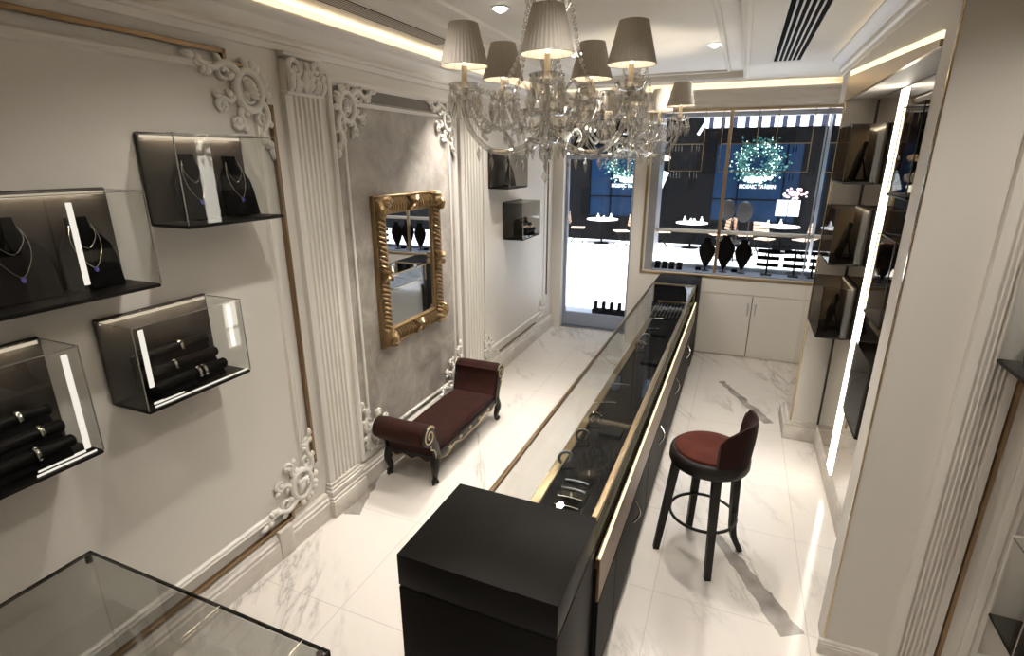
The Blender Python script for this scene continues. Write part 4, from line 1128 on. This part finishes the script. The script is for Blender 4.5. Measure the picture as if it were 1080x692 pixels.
def rack(label, x0, x1, z0, zm, z1, extra):
    r = thing('hanging_rack', label, 'hanging rack', (x0, YF + .13, z0), 0, 'gold racks hanging in the window')
    w, h = x1 - x0, z1 - z0; t = .005
    MB().box(-t, t, -t, t, 0, h).box(w - t, w + t, -t, t, 0, h).box(-t, w + t, -t, t, -t, t).build('frame', M['palegold'], r, smooth=False)
    MB().box(t, w - t, -t * .8, t * .8, zm - z0 - t, zm - z0 + t).build('crossbar', M['palegold'], r, smooth=False)
    for x in extra: MB().box(x - x0 - t, x - x0 + t, -t, t, zm - z0 + t, h).build('hanger', M['palegold'], r, smooth=False)
rack('small gold wire rack hanging at left side of the shop window', -.862, -.482, 2.265, 2.575, WZ1 - .002, ())
rack('wide gold wire rack hanging across the right half of the window', -.286, .664, 2.262, 2.575, WZ1 - .002, (.098, .301))
def earring(x, z, label, mat, ln):
    o = MB().tube([(0, 0, 0), (0, -.004, -.012), (0, 0, -.02)], .0016, 5).lathe([(0, -.018), (.004, -.022), (.0055, -ln * .7), (0, -ln)], 8).build('earring', M[mat])
    tag(o, label, 'earring', 'earrings on the window racks', (x, YF + .13, z))
for z, t in ((2.570, 'slim silver drop earring on the crossbar of small left rack'), (2.260, 'slim silver drop earring under the bottom bar of small left rack')):
    for x in (-.835, -.80, -.765, -.73, -.61, -.56, -.53): earring(x, z, t, 'silver', .085)
for z, t in ((2.570, 'black drop earring on the crossbar of the wide rack'), (2.257, 'black drop earring under the bottom bar of the wide rack')):
    for x in (.49, .525): earring(x, z, t, 'blackmatte', .11)

# ------------------------------------------------------------------ the street and the tavern opposite
struct('ground', MB().box(-30, 26, YD + .12, 40, -.12, -.012), M['ground'], smooth=False)
YT = 16.8
tv = thing('tavern_front', 'black tavern front across the street with blue lit windows', 'building', (0, YT, 0))
f = MB().box(-14, -4.35, 0, .4, -.02, 6.5).box(-2.35, -.75, 0, .4, -.02, 6.5).box(1.42, 14, 0, .4, -.02, 6.5)
for x0, x1 in ((-4.35, -2.35), (-.75, 1.42)): f.box(x0, x1, 0, .4, 2.80, 6.5).box(x0, x1, 0, .4, -.02, .72)
f.build('wall', M['facade'], tv, smooth=False)
for x0, x1 in ((-4.35, -2.35), (-.75, 1.42)):
    g = MB().box(x0, x1, .10, .14, .72, 2.80).build('window_pane', M['blueglass'], tv, smooth=False)
    w = MB().box(x0 + .62, x0 + .66, .07, .11, .72, 2.8).box(x1 - .40, x1 - .36, .07, .11, .72, 2.8).box(x0, x1, .07, .11, 1.30, 1.34)
    w.build('glazing_bar', M['facade'], g, smooth=False)
def letters(txt, x, z, width, h, parent):
    cu_ = bpy.data.curves.new('sign_letters', 'FONT'); cu_.body = txt; cu_.align_x = 'CENTER'; cu_.size = h; cu_.extrude = .012; cu_.offset = .004
    to = bpy.data.objects.new('tmp', cu_); COL.objects.link(to)
    dg = bpy.context.evaluated_depsgraph_get(); me = bpy.data.meshes.new_from_object(to.evaluated_get(dg))
    bpy.data.objects.remove(to)
    xs = [v.co.x for v in me.vertices]; sc = width / (max(xs) - min(xs))
    for v in me.vertices: v.co.x *= sc
    me.materials.clear(); me.materials.append(M['letters'])
    o = bpy.data.objects.new('sign_letters', me); COL.objects.link(o); o.parent = parent
    o.location = (x, -.04, z); o.rotation_euler = (PI / 2, 0, 0)
letters('MOSAIC TAVERN', .39, 1.635, .92, .14, tv); letters('MOSAIC TAVERN', -3.20, 1.60, .92, .14, tv)
aw = MB(); vs = [(-1.15, .0, 3.80), (9.0, .0, 3.80), (9.0, -.35, 3.60), (-1.15, -.35, 3.60), (9.0, -.36, 3.22), (-1.15, -.36, 3.22)]
aw.add(vs, [(0, 1, 2, 3), (3, 2, 4, 5)]); aw.add([(v[0], v[1] + .012, v[2] - .012) for v in vs], [(3, 2, 1, 0), (5, 4, 2, 3)])
aw.build('awning', M['awning'], tv, smooth=False)
MB().box(-1.22, -1.15, -.45, -.30, 3.02, 3.35, X=Matrix.Translation((-1.18, -.37, 3.2)) @ Matrix.Rotation(.5, 4, 'Y') @ Matrix.Translation((1.18, .37, -3.2))).build('awning_end', M['tablewhite'], tv, smooth=False)
def wreath(x, z, R, label):
    r = thing('leaf_wreath', label, 'wreath', (x, YT - .06, z), 0, 'wreaths on the tavern windows')
    rnd = random.Random(3 + int(x * 10)); lv = MB(); lt_ = MB()
    for k in range(520):
        a = rnd.uniform(0, 2 * PI); rr = R * (.62 + rnd.gauss(0, .17)); 
        if a > PI * 1.2 and a < PI * 1.8: rr += .02
        p_ = (rr * math.cos(a) * 1.12, rnd.uniform(-.14, .02), rr * math.sin(a)); t = rnd.uniform(0, 2 * PI); l = rnd.uniform(.05, .11)
        q = (p_[0] + l * math.cos(t), p_[1] - .03, p_[2] + l * math.sin(t)); wx, wz = -math.sin(t) * .022, math.cos(t) * .022
        m_ = ((p_[0] + q[0]) / 2, p_[1] - .03, (p_[2] + q[2]) / 2)
        lv.add([p_, (m_[0] + wx, m_[1], m_[2] + wz), q, (m_[0] - wx, m_[1], m_[2] - wz), (m_[0], m_[1] + .012, m_[2])], [(0, 1, 4), (1, 2, 4), (2, 3, 4), (3, 0, 4)])
    for k in range(120):
        a = rnd.uniform(0, 2 * PI); rr = R * (.63 + rnd.gauss(0, .17))
        lt_.ball((rr * math.cos(a) * 1.12, rnd.uniform(-.19, -.12), rr * math.sin(a)), rnd.uniform(.010, .022), (1, 1, 1), 6, 4)
    for k in range(46):
        a = rnd.gauss(1.5 * PI, .30); rr = R * rnd.uniform(.66, .86)
        lt_.ball((rr * math.cos(a) * 1.15, rnd.uniform(-.19, -.12), rr * math.sin(a)), rnd.uniform(.022, .045), (1.4, 1, .9), 6, 4)
    a = lv.build('leaves', M['leaf'], r, smooth=False); a['kind'] = 'stuff'
    b_ = lt_.build('fairy_lights', M['fairy'], r); b_['kind'] = 'stuff'
    rg = MB().tube([(R * .62 * 1.12 * math.cos(2 * PI * i / 40), -.03, R * .62 * math.sin(2 * PI * i / 40)) for i in range(40)], .05, 8, closed=True).build('ring', M['leaf'], r)
wreath(.34, 2.36, .66, 'lit green wreath on the tavern window seen through the shop window')
wreath(-3.20, 2.28, .62, 'lit green wreath on the tavern window seen through the door')
def cafe_table(x, y, R, label):
    r = thing('cafe_table', label, 'table', (x, y, -.012), 0, 'tables outside the tavern')
    MB().lathe([(0, .70), (R, .70), (R + .004, .712), (R, .724), (0, .724)], 32).build('tabletop', M['tablewhite'], r)
    MB().lathe([(0, 0), (.22, 0), (.22, .02), (.03, .04), (.03, .70), (0, .70)], 14).build('pedestal', M['facade'], r)
T1, T2, T3 = (-3.73, 16.05), (-1.18, 16.05), (1.06, 16.05)
cafe_table(*T1, .46, 'white round cafe table outside, seen through the glass door'); cafe_table(*T2, .43, 'white round cafe table outside, seen left of the gold mullion'); cafe_table(*T3, .48, 'white round cafe table outside, seen at right below the menu stand')
for (tx, ty), items, w in ((T1, ((-.12, .16), (.05, .10), (.26, .17)), 'seen through the door'), (T2, ((-.2, .17), (-.03, .12), (.06, .12), (.25, .17)), 'left of the mullion'), (T3, ((-.3, .15), (.0, .18), (-.42, .0)), 'at right')):
    for (dx, h) in items:
        if h == 0: continue
        o = MB().lathe([(0, 0), (.035, 0), (.045, h * .5), (.02, h * .75), (.022, h), (0, h)], 10).build('carafe', M['tablewhite'])
        tag(o, 'small white vessel on the outdoor table ' + w, 'vessel', 'vessels on the cafe tables', (tx + dx, ty - .05, .712))
def cafe_chair(x, y, rz, label):
    r = thing('cafe_chair', label, 'chair', (x, y, -.012), rz, 'chairs outside the tavern')
    for k in range(5): MB().box(-.20, .20, -.21 + k * .085, -.145 + k * .085, .44, .46, .003).build('seat_slat', M['slatwood'], r)
    for k in range(4): MB().box(-.20, .20, .22 + k * .012, .24 + k * .012, .58 + k * .085, .645 + k * .085, .003).build('back_slat', M['slatwood'], r)
    for sx in (-1, 1):
        MB().tube([(sx * .19, -.20, 0), (sx * .19, .20, .46), (sx * .19, .262, .93)], .012, 6).build('back_leg', M['facade'], r)
        MB().tube([(sx * .17, .22, 0), (sx * .17, -.20, .45)], .012, 6).build('front_leg', M['facade'], r)
for x, y, rz, t in ((-4.45, 15.95, PI / 2 + .2, 'slatted chair left of the outdoor table seen through the door'), (-3.05, 15.6, -1.1, 'slatted chair right of the outdoor table seen through the door'),
                    (-1.95, 15.85, PI / 2 + .3, 'slatted outdoor chair at left edge of the shop window'), (-.45, 15.85, -1.2, 'slatted outdoor chair right of the table left of the mullion'),
                    (.20, 15.95, PI / 2 + .2, 'slatted outdoor chair just right of the gold mullion'), (.68, 15.35, 2.7, 'slatted outdoor chair before the table at right'), (1.62, 15.5, -2.4, 'slatted outdoor chair at far right of the window')):
    cafe_chair(x, y, rz, t)
def oval_chair(x, y, label):
    r = thing('round_back_chair', label, 'chair', (x, y, -.012), 0, 'dark round backed chairs outside')
    MB().ball((0, 0, 1.18), .19, (1, .18, 1.35), 18, 12).build('backrest', M['blackwood'], r)
    MB().lathe([(0, .44), (.2, .44), (.21, .47), (.19, .50), (0, .51)], 20, (0, -.2, 0)).build('seat', M['blackwood'], r)
    for sx in (-1, 1):
        MB().tube([(sx * .14, .02, 0), (sx * .13, .0, .96)], .016, 6).build('leg', M['blackwood'], r); MB().tube([(sx * .14, -.36, 0), (sx * .14, -.34, .45)], .016, 6).build('leg', M['blackwood'], r)
oval_chair(-.27, 15.1, 'dark round-backed chair outside, right beside the gold mullion'); oval_chair(.13, 14.6, 'dark round-backed chair outside, the lower right one of two')
ms = thing('menu_stand', 'lit white two-panel menu stand with flowers before the tavern', 'menu stand', (1.22, 16.66, -.012))
for x in (-.29, .01): MB().box(x, x + .28, -.02, .02, .93, 1.36, .004).build('menu_panel', M['boardlit'], ms)
MB().box(-.02, .0, -.015, .015, 0, 1.36).box(-.25, .25, -.1, .1, 0, .03).build('stand', M['facade'], ms, smooth=False)
fl = MB(); rnd = random.Random(5)
for k in range(40):
    p_ = (rnd.gauss(0.1, .14), rnd.uniform(-.08, .08), 1.52 + rnd.gauss(0, .055)); fl.ball(p_, rnd.uniform(.025, .05), (1, 1, .8), 6, 4)
fl.build('flowers', M['flower'], ms)
o = MB().lathe([(0, .0), (.10, .0), (.15, .06), (.14, .12), (.05, .16), (0, .16)], 14).build('wall_lantern', M['lantern']); tag(o, 'small warm wall lantern on the tavern pillar', 'lantern', None, (-2.12, YT - .16, 2.36))
o = MB().box(-.16, .16, -.02, .02, -.24, .24, .01).build('notice_panel', M['tablewhite']); 
tag(o, 'small white notice leaning below the tavern lantern', 'notice', None, (-2.22, YT - .12, 1.86)); o.rotation_euler = (0, .35, 0)
pl = thing('barrier', 'low black notched barrier on the pavement outside the glass door', 'barrier', (-1.68, 8.15, -.012))
MB().box(-.30, .30, -.06, .06, 0, .15, .006, 2).build('barrier_body', M['facade'], pl)
for x in (-.25, -.125, 0.0, .125, .25): MB().box(x - .024, x + .024, -.05, .05, .15, .265, .006, 2).build('barrier_post', M['facade'], pl)

# ------------------------------------------------------------------ lights
def spot(x, y, z, e, size=75, blend=.45, col=(1.0, .86, .68), tgt=None, r=.035):
    l = bpy.data.lights.new('downlight_beam', 'SPOT'); l.energy = e; l.spot_size = math.radians(size); l.spot_blend = blend; l.color = col; l.shadow_soft_size = r
    o = bpy.data.objects.new('downlight_beam', l); COL.objects.link(o); o.location = (x, y, z)
    if tgt:
        d_ = Vector(tgt) - Vector((x, y, z)); o.rotation_euler = d_.to_track_quat('-Z', 'Y').to_euler()
    return o
WH = (1.0, .945, .875)
for x in (-1.46, -.325):
    for y in (3.41, 4.93): spot(x, y, ZT - .012, (135 if x > -1 else 88) if y < 4 else 175, 84 if y < 4 else 128, .5, WH)
for x in (-1.46, -.325, .95):
    for y in (1.85, .3): spot(x, y, ZC - .012, 68 if x < .9 else 50, 134, 1.0, WH)
spot(-2.14, 4.38, ZC - .045, 250, 70, 1.0, WH, tgt=(-2.05, 3.6, 0))
spot(.5, 4.1, 2.80, 40, 95, .6, WH)
w = bpy.data.worlds.new('world'); SC.world = w; w.use_nodes = True
bg = w.node_tree.nodes['Background']; bg.inputs[0].default_value = (.72, .84, 1.0, 1); bg.inputs[1].default_value = 1.3
s = bpy.data.lights.new('sun', 'SUN'); s.energy = 15.0; s.angle = .01; s.color = (1, .98, .95)
so = bpy.data.objects.new('sun', s); COL.objects.link(so); so.rotation_euler = (math.radians(16), math.radians(6), 0); so.location = (0, 12, 10)

SC.view_settings.view_transform = 'Standard'; SC.view_settings.look = 'None'; SC.view_settings.gamma = 1.0; SC.view_settings.use_curve_mapping = False
SC.view_settings.exposure = 0.16
SC.cycles.max_bounces = 10; SC.cycles.diffuse_bounces = 4; SC.cycles.glossy_bounces = 6; SC.cycles.transparent_max_bounces = 40; SC.cycles.transmission_bounces = 6
SC.cycles.use_denoising = True
SC.cycles.caustics_reflective = False; SC.cycles.caustics_refractive = False
SC.cycles.sample_clamp_indirect = 6.0
